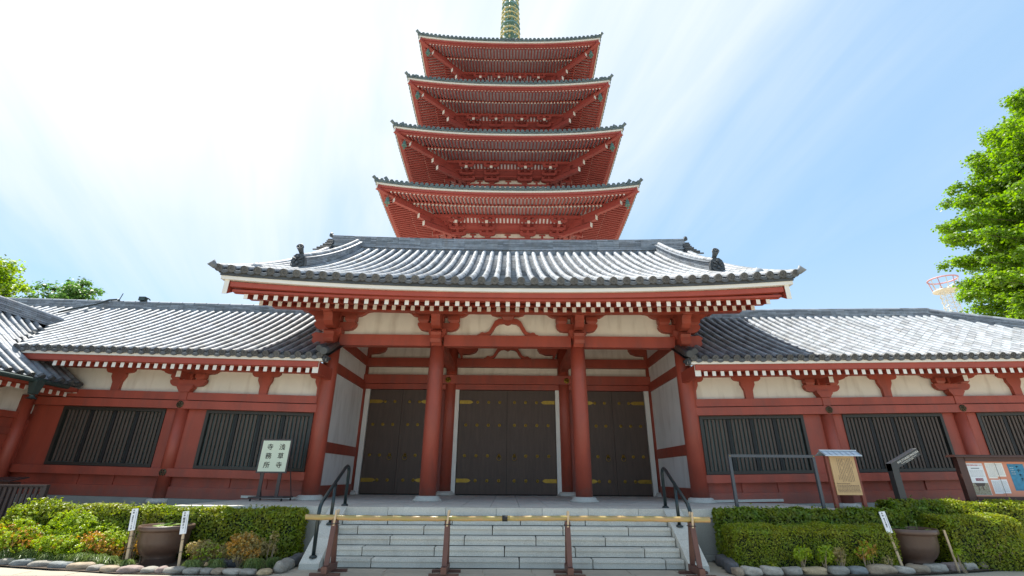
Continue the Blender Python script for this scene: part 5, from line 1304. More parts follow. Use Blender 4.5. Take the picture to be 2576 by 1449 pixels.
# ------------------------------------------------------------------ slatted fence and little box at far left
g = thing('picket_fence', (-11.0, -2.8, 0), 'dark wooden slatted fence at the left end of the planting bed', 'fence')
for i in range(12):
    x = -10.22-0.115*i; mb = MB(); mb.box(x-0.03, x+0.03, -2.82, -2.79, 0.0, 1.33); part('picket', mb, SIGNF, g)
for z in (0.62, 1.30): mb = MB(); mb.box(-11.6, -10.15, -2.788, -2.755, z, z+0.05); part('rail', mb, SIGNF, g)
mb = MB(); mb.box(-11.62, -10.12, -2.84, -2.74, 1.352, 1.385); part('top_rail', mb, SIGNF, g)
mb = MB(); mb.box(-10.19, -10.12, -2.83, -2.75, 0, 1.35); part('post', mb, SIGNF, g)
g = thing('offering_box', (-12.5, -1.3, 0), 'small dark roofed box on a stand by the left wall', 'box')
mb = MB(); mb.box(-12.66,-12.38,-1.42,-1.20,0.0,1.38); part('stand', mb, SIGNF, g); mb = MB(); mb.hexa([(-12.85,-1.58,1.42),(-12.20,-1.58,1.42),(-12.20,-1.10,1.50),(-12.85,-1.10,1.50)], [(-12.85,-1.58,1.45),(-12.20,-1.58,1.45),(-12.20,-1.10,1.53),(-12.85,-1.10,1.53)]); part('lid', mb, SIGNF, g)
mb = MB(); mb.box(-12.72,-12.32,-1.47,-1.15,1.30,1.41); part('box_body', mb, BROWN, g)

# ------------------------------------------------------------------ big pots with lily pads
def pot(cx, cy, R, H, label, lab2, seed, sy=1.0):
    g = thing('plant_pot', (cx, cy, 0), label, 'pot', 'large glazed pots in the beds')
    s = R/0.6; h = H/0.68
    mb = MB(); mb.lathe([(0.345*s,0),(0.36*s,0.02*h),(0.345*s,0.11*h),(0.365*s,0.13*h),(0.35*s,0.145*h),(0.44*s,0.21*h),(0.51*s,0.30*h),(0.54*s,0.40*h),(0.55*s,0.57*h),(0.56*s,0.585*h),(0.60*s,0.59*h),(0.615*s,0.615*h),(0.61*s,0.665*h),(0.595*s,0.68*h),(0.555*s,0.675*h),(0.54*s,0.60*h),(0.50*s,0.60*h)], (cx,cy,0.0), 48)
    part('pot_body', mb, POTM, g, smooth=True)
    mb = MB(); mb.lathe([(0.545*s,0.0),(0.545*s,0.006)], (cx,cy,0.635*h), 32); part('water', mb, WATER, g)
    r = random.Random(seed); p = thing('water_lilies', (cx, cy, 0.64*h), lab2, 'water plants')
    for i in range(16 if seed == 1 else 9):
        a = r.uniform(0, 6.28); q = R*0.78*math.sqrt(r.random()); rad = r.uniform(0.05, 0.10)
        mb = MB(); vs = [(cx+q*math.cos(a), cy+q*math.sin(a), 0.645*h+0.003*i*0.4)]; n = 14; st = r.uniform(0, 6)
        tl = r.uniform(-0.25, 0.25)
        for k in range(n): th = st+0.25+k*(2*math.pi-0.5)/(n-1); vs.append((vs[0][0]+rad*math.cos(th), vs[0][1]+rad*math.sin(th), vs[0][2]+0.006+(tl*rad*math.cos(th) if r.random() < 2 and i % 3 == 0 else 0)+max(0, abs(tl)*rad)))
        mb.add(vs, [(0, k+1, k+2) for k in range(n-1)]); part('lily_pad', mb, L_PAD, p)
    if seed == 2:
        mb = MB(); mb.tube([(cx+0.27*s,cy,0.64*h),(cx+0.27*s,cy,0.64*h+0.12)], 0.006, 6); mb.lathe([(0.002,0),(0.018,0.025),(0.012,0.055),(0.001,0.07)], (cx+0.27*s,cy,0.64*h+0.11), 8); part('bud', mb, L_PAD, p)
pot(-6.74, -3.62, 0.47, 0.69, 'large dark brown round pot in the left bed with lily pads', 'green lily pads floating in the left brown pot', 1)
pot(8.13, -3.58, 0.49, 0.72, 'brown round pot in the right bed beside the clipped hedge', 'a few lily pads and a bud in the right brown pot', 2)

# ------------------------------------------------------------------ white name plaques on stakes
def plaque(xt, zt, xb, zb, x_, z_, y, lab, chars, stake_only=False):
    """(xt,zt) top centre, (xb,zb) foot of plate, (x_,z_) foot of stake"""
    g = thing('plaque_stake', (x_, y, 0), lab, 'plaque', 'white plaques on stakes in the beds')
    d = Vector((xt-xb, 0, zt-zb)); L = d.length; ang = math.atan2(xt-xb, zt-zb)
    M = Matrix.Translation((xb, y, zb)) @ Matrix.Rotation(ang, 4, 'Y') @ Matrix.Rotation(-0.05, 4, 'X')
    mb = MB(); mb.box(-0.022, 0.022, 0.0, 0.022, -1.0*(zb-0.0), L*0.9); link('stake', mb.mesh('stake', PALEW), g, M @ Matrix.Translation((0,0.008,0)))
    mb = MB(); mb.box(-0.058, 0.058, -0.008, 0.006, 0, L); pl = link('plate', mb.mesh('plate', PAPERB), g, M)
    z = L-0.035
    for i, (c, s) in enumerate(chars):
        if c: link('character', text_mesh(c, s, INK, extrude=0.0006), pl, M @ face_cam(-0.012, -0.0095, z))
        z -= s*1.02
    mb = MB(); r = random.Random(int(xt*100)); z = L-0.06
    while z > 0.03: h = r.uniform(0.008, 0.014); mb.box(0.030, 0.041, -0.0095, -0.008, z-h, z); z -= h*1.3
    o = link('small_writing', mb.mesh('small_writing', GREYINK), pl, M, 'stuff')
    for zz in (-0.10, -0.30):
        mb = MB(); mb.tube([(-0.03,-0.006,zz),(0.03,-0.006,zz+0.006),(0.03,0.04,zz),(-0.03,0.04,zz),(-0.03,-0.006,zz)], 0.004, 5); link('tie', mb.mesh('tie', INK), g, M @ Matrix.Translation((0,0,0)))
hono = [('\u5949', 0.036), ('\u7d0d', 0.036), (None, 0.02)]
plaque(-7.05, 1.01, -7.00, 0.64, -6.98, 0, -4.22, 'white plaque on a leaning stake just left of the large dark pot', hono+[(c, 0.030) for c in '\u9577\u5d0e\u753a\u82b1\u3078\u3093\u308d\u9053'])
plaque(-6.04, 0.975, -5.99, 0.595, -5.94, 0, -4.28, 'white plaque on a stake standing before the large dark pot rim', hono+[(c, 0.050) for c in '\u9db4\u6fa4\u307e\u3064'])
plaque(7.42, 1.035, 7.46, 0.66, 7.50, 0, -4.0, 'white plaque on a leaning stake between the clipped hedge and right pot', hono+[(c, 0.034) for c in '\u798f\u306e\u82b1\u5712\u8caf'])
g = thing('garden_stake', (8.57, -4.0, 0), 'bare pale wooden stake leaning to the right of the right pot', 'stake')
mb = MB(); mb.sweep([(8.60,-3.98,0.0),(8.53,-4.0,0.72)], 0.035, 0.02, side=(1,0,0)); part('stake', mb, PALEW, g)
# ------------------------------------------------------------------ planting beds
soil = MB()
def sheet_poly(pts, z): soil.add([(x, y, z) for x, y in pts], [tuple(range(len(pts)))])
sheet_poly([(-13.8,-4.0),(-9.4,-3.98),(-6.8,-4.62),(-4.3,-4.72),(-4.15,-4.5),(-4.15,-2.9),(-7.25,-2.9),(-7.25,-0.1),(-13.8,-0.1)], 0.02)
link('bed_soil', soil.mesh('bed_soil', SOIL), None, None, 'structure', 'dark soil of the left planting bed')
soil = MB(); sheet_poly([(4.25,-4.5),(7.2,-4.36),(8.5,-4.05),(12.5,-2.95),(18,-1.6),(18,-0.1),(7.65,-0.1),(7.65,-2.9),(4.35,-2.9)], 0.02)
link('bed_soil', soil.mesh('bed_soil', SOIL), None, None, 'structure', 'dark soil of the right planting bed')

# stones along the beds
ico = None
def stone_mesh(w, d, h, seed, m_):
    r = random.Random(seed); import bmesh
    bm = bmesh.new(); bmesh.ops.create_icosphere(bm, subdivisions=3, radius=1.0)
    ph = [r.uniform(0, 6.28) for _ in range(9)]
    for v in bm.verts:
        p = v.co; q = 3.4
        nrm = (abs(p.x)**q+abs(p.y)**q+abs(p.z)**q)**(1/q); p = p/nrm*0.96
        k = 1+0.06*math.sin(2.1*p.x+ph[0])*math.cos(2.4*p.y+ph[1])+0.045*math.sin(4.1*p.z+3*p.x+ph[2])+0.03*math.sin(7*p.x+ph[3])*math.sin(6*p.z+ph[4])+0.012*math.sin(15*p.x+ph[5])*math.sin(13*p.y+ph[6])
        v.co = Vector((p.x*k*w/2, p.y*k*d/2, p.z*k*h/2+0.5*h*0.82+0.06*h*math.sin(2*p.x+ph[7])))
    me = bpy.data.meshes.new('stone'); bm.to_mesh(me); bm.free(); me.materials.append(m_)
    me.polygons.foreach_set('use_smooth', [True]*len(me.polygons)); return me
ST = {n: mat('stone_'+n, c, 0.85, var=0.35, vscale=9, bump=0.5, bscale=35, island=0.08, fleck=0.15) for n, c in
      {'grey': (0.32,0.30,0.26), 'blue': (0.24,0.26,0.26), 'pale': (0.46,0.43,0.37), 'tan': (0.40,0.32,0.23), 'gold': (0.46,0.36,0.22), 'dark': (0.11,0.11,0.115), 'pink': (0.36,0.28,0.25)}.items()}
words = ['first','second','third','fourth','fifth','sixth','seventh','eighth','ninth','tenth','eleventh','twelfth','thirteenth','fourteenth','fifteenth','sixteenth','seventeenth','eighteenth','nineteenth','twentieth','twenty-first','twenty-second','twenty-third']
adj = {'grey': 'grey', 'blue': 'blue grey', 'pale': 'pale', 'tan': 'tan', 'gold': 'golden', 'dark': 'dark', 'pink': 'pinkish'}
def stone(x, y, w, d, h, kind, lab, grp, seed, rz=0):
    o = link('border_stone', stone_mesh(w, d, h, seed, ST[kind]), None, Matrix.Translation((x, y, 0)) @ Matrix.Rotation(rz, 4, 'Z')); tag(o, lab, 'stone', grp)
LS = [(-11.0,0.5,'grey'),(-10.45,0.5,'blue'),(-9.93,0.46,'grey'),(-9.50,0.36,'grey'),(-9.10,0.42,'blue'),(-8.66,0.44,'grey'),(-8.20,0.47,'blue'),(-7.74,0.46,'tan'),(-7.36,0.26,'grey'),(-7.02,0.32,'tan'),(-6.64,0.42,'pink'),(-6.28,0.27,'grey'),(-6.07,0.16,'pink'),(-5.83,0.36,'grey')]
def base_l(x): return np.interp(x, [-13,-9.5,-8.65,-7.82,-6.9,-4.5,-4.0], [-3.5,-3.80,-3.99,-4.20,-4.48,-4.60,-4.58])
LS += [(-5.50,0.30,'grey'),(-5.24,0.20,'grey'),(-5.03,0.20,'tan'),(-4.78,0.32,'pale'),(-4.50,0.27,'grey'),(-4.22,0.24,'gold')]
LS = [(x*1.0, w, c) for x, w, c in LS]
for i, (x, w, c) in enumerate(LS):
    stone(x, float(base_l(x))+0.02, w*1.05, 0.24, 0.075+0.03*rnd.random()+0.06*w, c, '%s rounded stone, %s from the left in the left bed edging' % (adj[c], words[i]), 'rounded stones edging the left bed', 100+i, rnd.uniform(-0.15, 0.15))
for i, (x, y, w, c) in enumerate(((-4.02,-4.35,0.30,'grey'),(-4.05,-4.05,0.32,'grey'),(-4.08,-3.72,0.34,'dark'),(-4.12,-3.38,0.34,'dark'))):
    stone(x, y, 0.22, w, 0.20, c, '%s edging stone by the left stair cheek, %s from the front' % (adj[c], words[i]), 'stones beside the left stair cheek', 130+i)
RS = [(4.22,0.18,'tan'),(4.48,0.36,'pale'),(4.86,0.36,'pale'),(5.24,0.34,'grey'),(5.66,0.46,'gold'),(6.12,0.38,'grey'),(6.50,0.32,'blue'),(6.98,0.56,'tan'),(7.46,0.34,'pale'),(7.80,0.40,'tan'),(8.22,0.42,'pale'),(8.66,0.38,'pink'),(9.05,0.36,'pale'),(9.52,0.54,'tan'),(10.05,0.46,'pale'),(10.6,0.5,'grey'),(11.15,0.5,'tan'),(11.7,0.5,'grey')]
def base_r(x): return np.interp(x, [4.0,7.2,8.47,10.4,13], [-4.42,-4.20,-3.88,-3.30,-2.6])
for i, (x, w, c) in enumerate(RS):
    a = math.atan2(float(base_r(x+0.2)-base_r(x-0.2)), 0.4)
    stone(x, float(base_r(x))+0.03, w*1.04, 0.26, 0.11+0.04*rnd.random()+0.07*w, c, '%s rounded stone, %s from the left in the right bed edging' % (adj[c], words[i]), 'rounded stones edging the right bed', 150+i, a)
stone(7.75, -3.92, 0.17, 0.16, 0.16, 'tan', 'small tan stone sitting behind the right bed edging before the pot', 'rounded stones edging the right bed', 190)
for i, (x, y, w, c) in enumerate(((4.24,-4.10,0.32,'dark'),(4.33,-3.74,0.34,'dark'),(4.38,-3.36,0.36,'dark'))):
    stone(x, y, 0.24, w, 0.22, c, '%s edging stone by the right stair cheek, %s from the front' % (adj[c], words[i]), 'stones beside the right stair cheek', 195+i)
for i, x in enumerate((-5.35, -5.05)): stone(x, -3.92, 0.36, 0.2, 0.17, 'dark', 'dark stone behind the brownish low shrub, %s of two' % ('left', 'right')[i], 'dark stones inside the left bed', 205+i)
stone(-7.35, -3.95, 0.24, 0.16, 0.06, 'pale', 'flat pale stone lying on the soil left of the plaque', None, 208)

# ------------------------------------------------------------------ leaves
def leaf_mesh(name, C, Nn, size, asp, m_, seed=0, fold=0.25):
    """C centres (n,3), Nn preferred normals (n,3): rhombic folded leaves"""
    rs = np.random.RandomState(seed); n = len(C)
    nn = Nn+rs.normal(0, 0.55, (n, 3)); nn /= np.linalg.norm(nn, axis=1)[:, None]+1e-9
    t = rs.normal(0, 1, (n, 3)); t -= (t*nn).sum(1)[:, None]*nn; t /= np.linalg.norm(t, axis=1)[:, None]+1e-9
    b = np.cross(nn, t); s = size*rs.uniform(0.6, 1.3, n)[:, None]
    V = np.empty((n, 4, 3)); V[:, 0] = C-t*s*0.5; V[:, 1] = C+b*s*asp*0.5+nn*s*fold*0.3; V[:, 2] = C+t*s*0.5; V[:, 3] = C-b*s*asp*0.5+nn*s*fold*0.3
    me = bpy.data.meshes.new(name); me.vertices.add(4*n); me.vertices.foreach_set('co', V.reshape(-1).astype(np.float32))
    me.loops.add(6*n); base = (np.arange(n)*4)[:, None]; me.loops.foreach_set('vertex_index', (base+np.array([0, 1, 2, 0, 2, 3])).reshape(-1).astype(np.int32))
    me.polygons.add(2*n); me.polygons.foreach_set('loop_start', (np.arange(2*n)*3).astype(np.int32)); me.polygons.foreach_set('loop_total', np.full(2*n, 3, np.int32))
    for q in (m_ if isinstance(m_, (list, tuple)) else [m_]): me.materials.append(q)
    me.update(); me.validate(); return me
def box_shell(x0, x1, y0, y1, z0, z1, dens, rs, depth=0.09, faces=('f','t','l','r','b'), bumpy=0.04, y_skew=0.0):
    pts = []; nr = []
    dims = {'f': ((x1-x0)*(z1-z0)), 'b': ((x1-x0)*(z1-z0))*0.5, 't': (x1-x0)*(y1-y0), 'l': (y1-y0)*(z1-z0), 'r': (y1-y0)*(z1-z0)}
    for f in faces:
        n = int(dims[f]*dens); a = rs.rand(n); b = rs.rand(n); d = np.abs(rs.normal(0, depth, n)) - 0.02
        if f == 'f': P = np.c_[x0+a*(x1-x0), y0+d, z0+b*(z1-z0)]; N_ = (0, -1, 0.35)
        if f == 'b': P = np.c_[x0+a*(x1-x0), y1-d, z0+b*(z1-z0)]; N_ = (0, 1, 0.3)
        if f == 't': P = np.c_[x0+a*(x1-x0), y0+b*(y1-y0), z1-d]; N_ = (0, -0.2, 1)
        if f == 'l': P = np.c_[x0+d, y0+a*(y1-y0), z0+b*(z1-z0)]; N_ = (-1, 0, 0.3)
        if f == 'r': P = np.c_[x1-d, y0+a*(y1-y0), z0+b*(z1-z0)]; N_ = (1, 0, 0.3)
        pts.append(P); nr.append(np.tile(N_, (n, 1)))
    P = np.concatenate(pts); N_ = np.concatenate(nr).astype(float)
    w = bumpy*(np.sin(P[:, 0]*5.1+1)+0.6*np.sin(P[:, 0]*11.3+P[:, 2]*7)+0.5*np.sin(P[:, 2]*9+P[:, 0]*3))
    P = P+N_/np.linalg.norm(N_, axis=1)[:, None]*w[:, None]*0.6
    # rounded edges
    cx, cy, cz = (x0+x1)/2, (y0+y1)/2, (z0+z1)/2
    ex = np.clip(np.abs(P[:, 0]-cx)/((x1-x0)/2), 0, 1); ez = np.clip((P[:, 2]-cz)/((z1-z0)/2), 0, 1); ey = np.clip(np.abs(P[:, 1]-cy)/((y1-y0)/2), 0, 1)
    P[:, 2] -= 0.05*(ey**6)*(ez > 0.8); P[:, 1] += 0.04*(ez**8)*np.sign(cy-P[:, 1])
    return P, N_
def hedge(label, boxes, m_, size, dens, seed, sprigs=60, sun_tops=None, group=None):
    rs = np.random.RandomState(seed); Ps_, Ns_ = [], []
    xs = [b[0] for b in boxes]; g = thing('hedge', (min(xs), boxes[0][2], 0), label, 'hedge', group)
    for b in boxes:
        P, N_ = box_shell(*b, dens, rs); Ps_.append(P); Ns_.append(N_)
        mb = MB(); i = 0.07; mb.box(b[0]+i, b[1]-i, b[2]+i, b[3]-i, b[4]-0.02 if b[4] > 0.05 else 0.0, b[5]-i); part('dark_core', mb, CORE, g)  # solid dark box inside the leaves, blocks the view through the hedge
        n = int(sprigs*(b[1]-b[0])); X = rs.uniform(b[0], b[1], n); Y = rs.uniform(b[2], b[3], n)
        for x, y in zip(X, Y):
            k = rs.randint(3, 7); hh = np.abs(rs.normal(0, 0.035))+0.02; q = np.linspace(0, 1, k)
            Ps_.append(np.c_[x+rs.normal(0, 0.012, k), y+rs.normal(0, 0.012, k), b[5]-0.02+hh*q]); Ns_.append(np.tile((0.2, -0.4, 1.0), (k, 1)))
    P = np.concatenate(Ps_); N_ = np.concatenate(Ns_)
    link('foliage', leaf_mesh('foliage', P, N_, size, 0.5, m_, seed), g, None, 'stuff')
    return g
hedge('long clipped hedge in the left bed behind the big pot', [(-10.35,-7.4,-3.25,-2.75,0.0,0.99), (-7.45,-4.22,-3.22,-2.93,0.06,0.955)], L_HEDGE, 0.060, 3000, 21, 30)
hedge('low clipped square hedge at the front of the right bed', [(4.42,7.55,-3.98,-3.40,0.0,0.76)], L_HEDGE, 0.042, 5200, 22, 34)
hedge('rear hedge of darker longer leaves behind the square hedge', [(4.42,8.35,-3.32,-3.05,0.0,1.02)], L_HEDGE2, 0.075, 2600, 23, 26)
hedge('tall rounded hedge below the black name post', [(8.35,9.45,-3.1,-2.55,0.0,1.19)], L_HEDGE2, 0.07, 2800, 24, 30)
hedge('clipped hedge right of the right pot', [(8.85,10.35,-3.75,-2.95,0.0,0.93)], L_HEDGE, 0.048, 4000, 25, 36)
hedge('hedge under the notice board at far right', [(9.5,13.2,-2.95,-2.35,0.0,1.17)], L_HEDGE, 0.058, 3000, 26, 30)

def blob_pts(c, r, n, rs, lumps=9, shell=0.35, ros=6):
    """leaf positions on a lumpy crown, gathered in small rosettes at the shoot tips"""
    c = np.array(c, float); r = np.array(r, float)
    L_ = rs.normal(0, 1, (lumps, 3)); L_ /= np.linalg.norm(L_, axis=1)[:, None]; L_[:, 2] = L_[:, 2]*0.8+0.1
    per = max(1, n//lumps//ros); P = []; N_ = []
    for l in L_:
        cc = c+l*r*rs.uniform(0.5, 0.72); sc = rs.uniform(0.35, 0.58); d = rs.normal(0, 1, (per, 3)); d /= np.linalg.norm(d, axis=1)[:, None]
        rad = (1-shell*rs.rand(per)**1.5+rs.normal(0, 0.05, per))[:, None]; q = cc+d*r*sc*rad
        out = d+np.array([0, -0.15, 0.6]); out /= np.linalg.norm(out, axis=1)[:, None]
        for k in range(ros):
            e = rs.normal(0, 1, (per, 3)); e /= np.linalg.norm(e, axis=1)[:, None]
            P.append(q+e*0.020); N_.append(out*0.9+e*0.5)
    return np.concatenate(P), np.concatenate(N_)
def shrub(label, c, r, n, mats_, size, seed, stems=7, cat='shrub', group=None, asp=0.55):
    rs = np.random.RandomState(seed); g = thing('shrub', (c[0], c[1], 0), label, cat, group)
    ms = mats_ if isinstance(mats_, (list, tuple)) else [(mats_, 1.0)]
    k = 0
    for m_, sh in ms:
        P, N_ = blob_pts(c, r, int(n*sh), rs, 12); P[:, 2] = np.maximum(P[:, 2], 0.03)
        link('foliage', leaf_mesh('foliage', P, N_, size, asp, m_, seed+k), g, None, 'stuff'); k += 1
    mb = MB()
    for i in range(stems):
        a = rs.uniform(0, 6.28); q = rs.uniform(0.2, 0.75); e = (c[0]+r[0]*q*math.cos(a), c[1]+r[1]*q*math.sin(a), c[2]+r[2]*rs.uniform(-0.3, 0.5)); s = (c[0]+rs.normal(0, 0.04), c[1]+rs.normal(0, 0.03), 0.0)
        m2 = tuple((s[j]*0.45+e[j]*0.55) for j in range(3)); m2 = (m2[0]-0.02, m2[1], m2[2]*0.8); mb.tube([s, m2, e], [0.010, 0.007, 0.003], 5)
    part('stems', mb, TWIG, g, kind='stuff'); return g
shrub('tall lime green shrub at the left end of the left bed', (-9.85,-3.05,0.70), (0.66,0.36,0.48), 8500, [(L_LIME,0.45),(L_HEDGE,0.55)], 0.058, 31)
shrub('bright lime green azalea before the left hedge', (-8.62,-3.38,0.56), (0.86,0.36,0.36), 11000, L_LIME, 0.048, 32)
shrub('low lime green azalea in the middle of the left bed', (-8.55,-3.66,0.30), (0.66,0.28,0.26), 6500, [(L_LIME,0.93),(L_ORNG,0.07)], 0.044, 33)
shrub('orange tipped azalea at the far left edge', (-9.65,-3.56,0.42), (0.60,0.28,0.36), 7500, [(L_ORNG,0.3),(L_LIME,0.7)], 0.042, 34)
shrub('orange leaved azalea left of the bare twigs', (-7.85,-3.66,0.32), (0.42,0.24,0.30), 4600, [(L_ORNG,0.45),(L_LIME,0.55)], 0.040, 35)
shrub('small orange shrub between plaque and left pot', (-7.20,-3.45,0.34), (0.20,0.14,0.24), 1100, L_ORNG, 0.040, 36, 9)
shrub('low brownish azalea right of the left pot', (-5.66,-4.02,0.25), (0.40,0.20,0.22), 3600, [(L_BROWN,0.85),(L_LIME,0.15)], 0.036, 37, 9)
shrub('low brown box shrub along the foot of the left hedge', (-5.15,-3.62,0.24), (0.66,0.18,0.20), 5200, L_BROWN, 0.034, 38)
shrub('orange topped azalea near the left stair cheek', (-4.88,-4.16,0.33), (0.36,0.20,0.32), 4200, [(L_ORNG,0.6),(L_BROWN,0.4)], 0.040, 39, 12)
shrub('thin pink tipped sprig by the left stair cheek', (-4.45,-3.95,0.42), (0.12,0.08,0.24), 260, L_BROWN, 0.038, 40, 5)
shrub('small pale leaved bush on a single stem before the square hedge', (5.55,-4.22,0.34), (0.19,0.10,0.16), 800, L_LIME, 0.044, 41, 6)
shrub('yellow green sapling second from the left before the square hedge', (5.98,-4.20,0.32), (0.19,0.10,0.20), 1000, L_LIME, 0.044, 42, 5)
shrub('brown twiggy sapling between the yellow ones before the square hedge', (6.26,-4.18,0.30), (0.18,0.10,0.18), 700, L_BROWN, 0.040, 43, 8)
shrub('orange topped sapling before the right part of the square hedge', (6.82,-4.12,0.38), (0.20,0.10,0.22), 1000, [(L_ORNG,0.5),(L_LIME,0.5)], 0.044, 44, 5)
shrub('dull twiggy sapling nearest the right plaque', (7.20,-4.10,0.22), (0.14,0.08,0.12), 160, L_BROWN, 0.030, 45, 9)
shrub('small green shoot at the left foot of the square hedge', (4.92,-4.25,0.13), (0.12,0.07,0.10), 160, L_HEDGE, 0.034, 46, 3)
shrub('bright yellow green shoot at the leaning bare stake', (8.68,-4.02,0.33), (0.10,0.07,0.10), 220, L_LIME, 0.036, 47, 3)
shrub('loose yellow green azalea at the right end of the bed', (9.75,-3.62,0.38), (0.50,0.20,0.26), 2600, [(L_LIME,0.55),(L_BROWN,0.45)], 0.034, 48, 9)
shrub('dense azalea at the far right edge of the bed', (10.45,-3.35,0.42), (0.42,0.24,0.32), 3000, [(L_LIME,0.5),(L_HEDGE,0.5)], 0.034, 49, 8)
g = thing('bare_twigs', (-7.45, -3.5, 0), 'bare pale upright twigs left of the leaning plaque', 'dry plant'); mb = MB(); r = random.Random(3)
for i in range(14):
    x, y = -7.45+r.uniform(-0.12,0.12), -3.5+r.uniform(-0.06,0.06); h = r.uniform(0.45,0.8); x2 = x+r.uniform(-0.12,0.12)
    mb.tube([(x,y,0),(x+0.4*(x2-x)+r.uniform(-0.02,0.02),y,h*0.5),(x2,y,h)], [0.008,0.006,0.002], 5); mb.tube([(x+0.4*(x2-x),y,h*0.5),(x2+r.uniform(-0.1,0.1),y+0.02,h*0.85)], [0.004,0.002], 4)
part('twigs', mb, TWIG, g, kind='stuff')

# tufts of striped grass between the stones
def tuft(cx, cy, r_, h, n, lab, seed):
    rs = np.random.RandomState(seed); g = thing('grass_tuft', (cx, cy, 0), lab, 'grass tuft', 'striped grass tufts behind the stones'); V = []; F = []
    for i in range(n):
        a = rs.uniform(0, 2*np.pi); L = r_*rs.uniform(0.5, 1.1); bx, by = cx+rs.normal(0, r_*0.22), cy+rs.normal(0, r_*0.2); w = 0.006
        dx, dy = math.cos(a), math.sin(a)*0.7; o = len(V); hh = h*rs.uniform(0.7, 1.15)
        for s, zz in ((0, 0.0), (0.35, hh), (0.75, hh*0.75), (1.0, hh*0.25)):
            ww = w*(1-0.7*s); V += [(bx+dx*L*s-dy*ww, by+dy*L*s+dx*ww, 0.02+zz), (bx+dx*L*s+dy*ww, by+dy*L*s-dx*ww, 0.02+zz)]
        F += [(o, o+1, o+3, o+2), (o+2, o+3, o+5, o+4), (o+4, o+5, o+7, o+6)]
    mb = MB(); mb.add(V, F); part('blades', mb, L_TURF, g, kind='stuff')
TF = [(-9.75,-3.62,0.30,0.16,420),(-9.25,-3.70,0.26,0.14,360),(-8.75,-3.86,0.20,0.12,260),(-8.40,-3.90,0.18,0.11,220),(-8.00,-3.98,0.22,0.13,320),(-7.66,-4.06,0.22,0.12,300),(-7.35,-4.14,0.20,0.11,260),(-6.85,-4.34,0.16,0.10,220),(-5.62,-4.40,0.20,0.10,260),(-5.22,-4.40,0.17,0.11,240),(-4.55,-4.38,0.20,0.12,280),(-4.35,-4.05,0.18,0.10,200)]
for i, (x, y, r_, h, n) in enumerate(TF): tuft(x, y+0.03, r_, h*1.5, int(n*1.3), 'striped green grass tuft, %s from the left in the left bed' % words[i], 300+i)

# ------------------------------------------------------------------ trees
def clumps(spec, m_, size, seed, name='leaf_clumps', dens=1.0, flatten=0.6):
    """spec: list of (centre, radius)"""
    rs = np.random.RandomState(seed); P = []; N_ = []
    for (c, r) in spec:
        n = int(210*r*r*dens); d = rs.normal(0, 1, (n, 3)); d /= np.linalg.norm(d, axis=1)[:, None]
        rad = (rs.rand(n)**0.45)[:, None]*r*(1+0.25*np.sin(3*d[:, :1]*2+c[0])+0.2*np.sin(5*d[:, 1:2]+c[1]))
        q = d*rad*np.array([1, 1, flatten]); P.append(np.array(c)+q); N_.append(d*0.6+np.array([0, -0.1, 0.8]))
    return leaf_mesh(name, np.concatenate(P), np.concatenate(N_), size, 0.85, m_, seed)
def tree(label, base, h, prof, m_, size, seed, nb=60, cr=1.5, dens=1.0, droop=0.0, zmin=3.0, keep=None, flatten=0.6):
    """prof: list of (z fraction, crown radius)"""
    r = random.Random(seed); g = thing('tree', base, label, 'tree'); bx, by, _ = base
    mb = MB(); tr = 0.022*h; pts = [Vector((bx+0.15*math.sin(i*1.3), by+0.12*math.cos(i*1.7), h*0.97*i/8)) for i in range(9)]
    mb.tube(pts, [tr*(1-0.11*i) for i in range(9)], 10); part('trunk', mb, BARK, g, smooth=True)
    spec = []; lb = MB(); ga = 0.0
    zs = [q[0] for q in prof]; rs_ = [q[1] for q in prof]
    for i in range(nb):
        f = (i+0.5)/nb; z = h*(zs[0]+(zs[-1]-zs[0])*f); R = float(np.interp(z/h, zs, rs_)); ga += 2.399963; R *= r.uniform(0.72, 1.08)
        d = Vector((math.cos(ga), math.sin(ga), 0))
        p0 = Vector((bx, by, z-0.25*R)); p1 = Vector((bx, by, z))+d*R*0.55+Vector((0,0,-0.04*R)); p2 = Vector((bx, by, z))+d*R+Vector((0,0,r.uniform(0.0,0.12)*R-droop*R))
        if keep and not keep(p2): continue
        lb.tube([p0, p1, p2], [0.010*h*(1-0.7*f)+0.03, 0.05, 0.015], 5)
        m = max(2, int(R/cr*1.6))
        for j in range(m):
            s = (j+1)/m; c = p0.lerp(p1, s*2) if s < 0.5 else p1.lerp(p2, (s-0.5)*2)
            c = c+Vector((r.gauss(0, 0.3), r.gauss(0, 0.3), r.gauss(0.15, 0.25)))*cr*0.7; spec.append(((c.x, c.y, c.z), cr*r.uniform(0.55, 1.1)*(1.15-0.45*s)))
    part('limbs', lb, BARK, g, smooth=True, kind='stuff')
    link('crown', clumps(spec, m_, size, seed, 'crown', dens, flatten), g, None, 'stuff'); return g
tree('tall bright green conical tree behind the right wing', (40.9, 12.0, 0), 29.5, [(0.26,6.6),(0.35,8.4),(0.42,9.6),(0.50,9.2),(0.58,9.2),(0.68,8.6),(0.78,7.0),(0.87,4.8),(0.94,2.8),(1.0,0.4)], L_GINK, 0.20, 61, 420, 1.2, 1.9, 0.0, keep=lambda p: p.x < 43)
tree('bright green broad tree behind the far left roof ridge', (-36.5, 15.0, 0), 15.2, [(0.45,4.6),(0.65,5.2),(0.82,4.2),(1.0,1.5)], L_TREE, 0.20, 62, 80, 1.1, 1.3, keep=None)
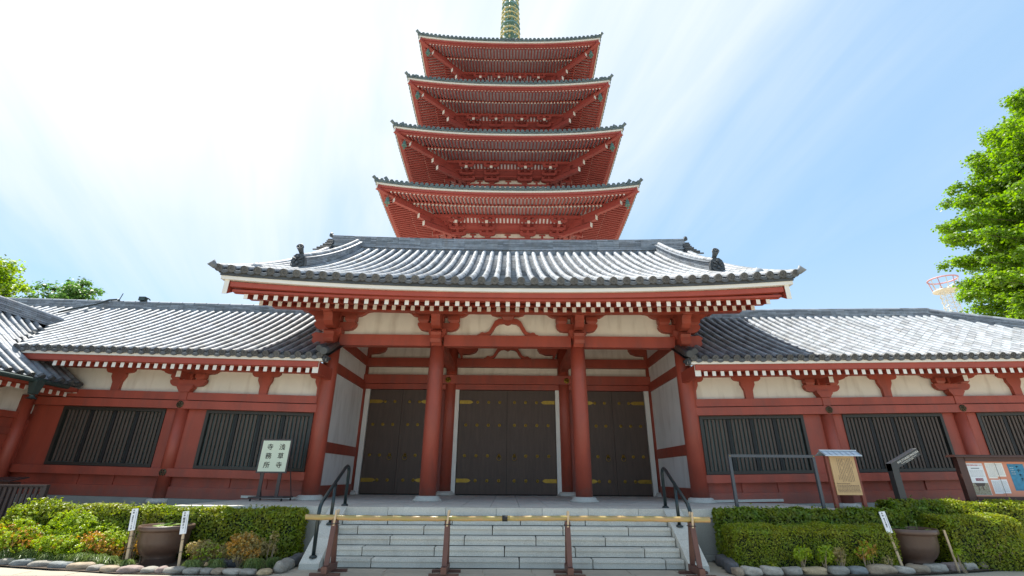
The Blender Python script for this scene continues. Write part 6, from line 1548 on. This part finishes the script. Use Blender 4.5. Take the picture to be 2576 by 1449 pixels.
tree('darker green low tree right of the bright one at left', (-30.2, 16.5, 0), 13.9, [(0.50,2.8),(0.75,3.0),(0.9,2.2),(1.0,1.0)], L_TREE2, 0.18, 63, 60, 0.8, 1.6)

# ------------------------------------------------------------------ far ride tower, partly behind the tree
g = thing('ride_tower', (77.0, 60.0, 0), 'distant white lattice tower with a pink ringed cabin beside the tree', 'tower')
TX, TY, TZ = 75.9, 60.0, 34.6
mb = MB()
for q in range(4):
    a = q*math.pi/2+0.4; c_, s_ = math.cos(a), math.sin(a); mb.tube([(TX+1.6*c_, TY+1.6*s_, 0), (TX+1.0*c_, TY+1.0*s_, TZ-2)], 0.09, 5)
for k in range(24):
    z = 10+k*0.95
    for q in range(4):
        a = q*math.pi/2+0.4; b_ = a+math.pi/2; mb.tube([(TX+1.25*math.cos(a), TY+1.25*math.sin(a), z), (TX+1.25*math.cos(b_), TY+1.25*math.sin(b_), z+0.95)], 0.05, 4); mb.tube([(TX+1.25*math.cos(a), TY+1.25*math.sin(a), z), (TX+1.25*math.cos(b_), TY+1.25*math.sin(b_), z)], 0.05, 4)
part('lattice', mb, WHITE, g, kind='stuff')
PINKM = mat('faded_pink', (0.55, 0.28, 0.28), 0.6); CREAMM = mat('cream_paint', (0.70, 0.64, 0.52), 0.6)
for (r_, z_, m_) in ((1.75, TZ-2.7, CREAMM), (2.05, TZ-0.6, PINKM)):
    mb = MB(); mb.tube([(TX+r_*math.cos(a*math.pi/12), TY+r_*math.sin(a*math.pi/12), z_) for a in range(25)], 0.13, 6); part('ring', mb, m_, g)
for k in range(12):
    a = k*math.pi/6; mb = MB(); mb.tube([(TX+1.75*math.cos(a), TY+1.75*math.sin(a), TZ-2.7), (TX+2.05*math.cos(a), TY+2.05*math.sin(a), TZ-0.6)], 0.07, 5); part('cage_bar', mb, PINKM if k % 2 else CREAMM, g)
mb = MB(); mb.lathe([(1.6,0),(1.6,0.08)], (TX,TY,TZ-2.75), 16); part('deck', mb, CREAMM, g)
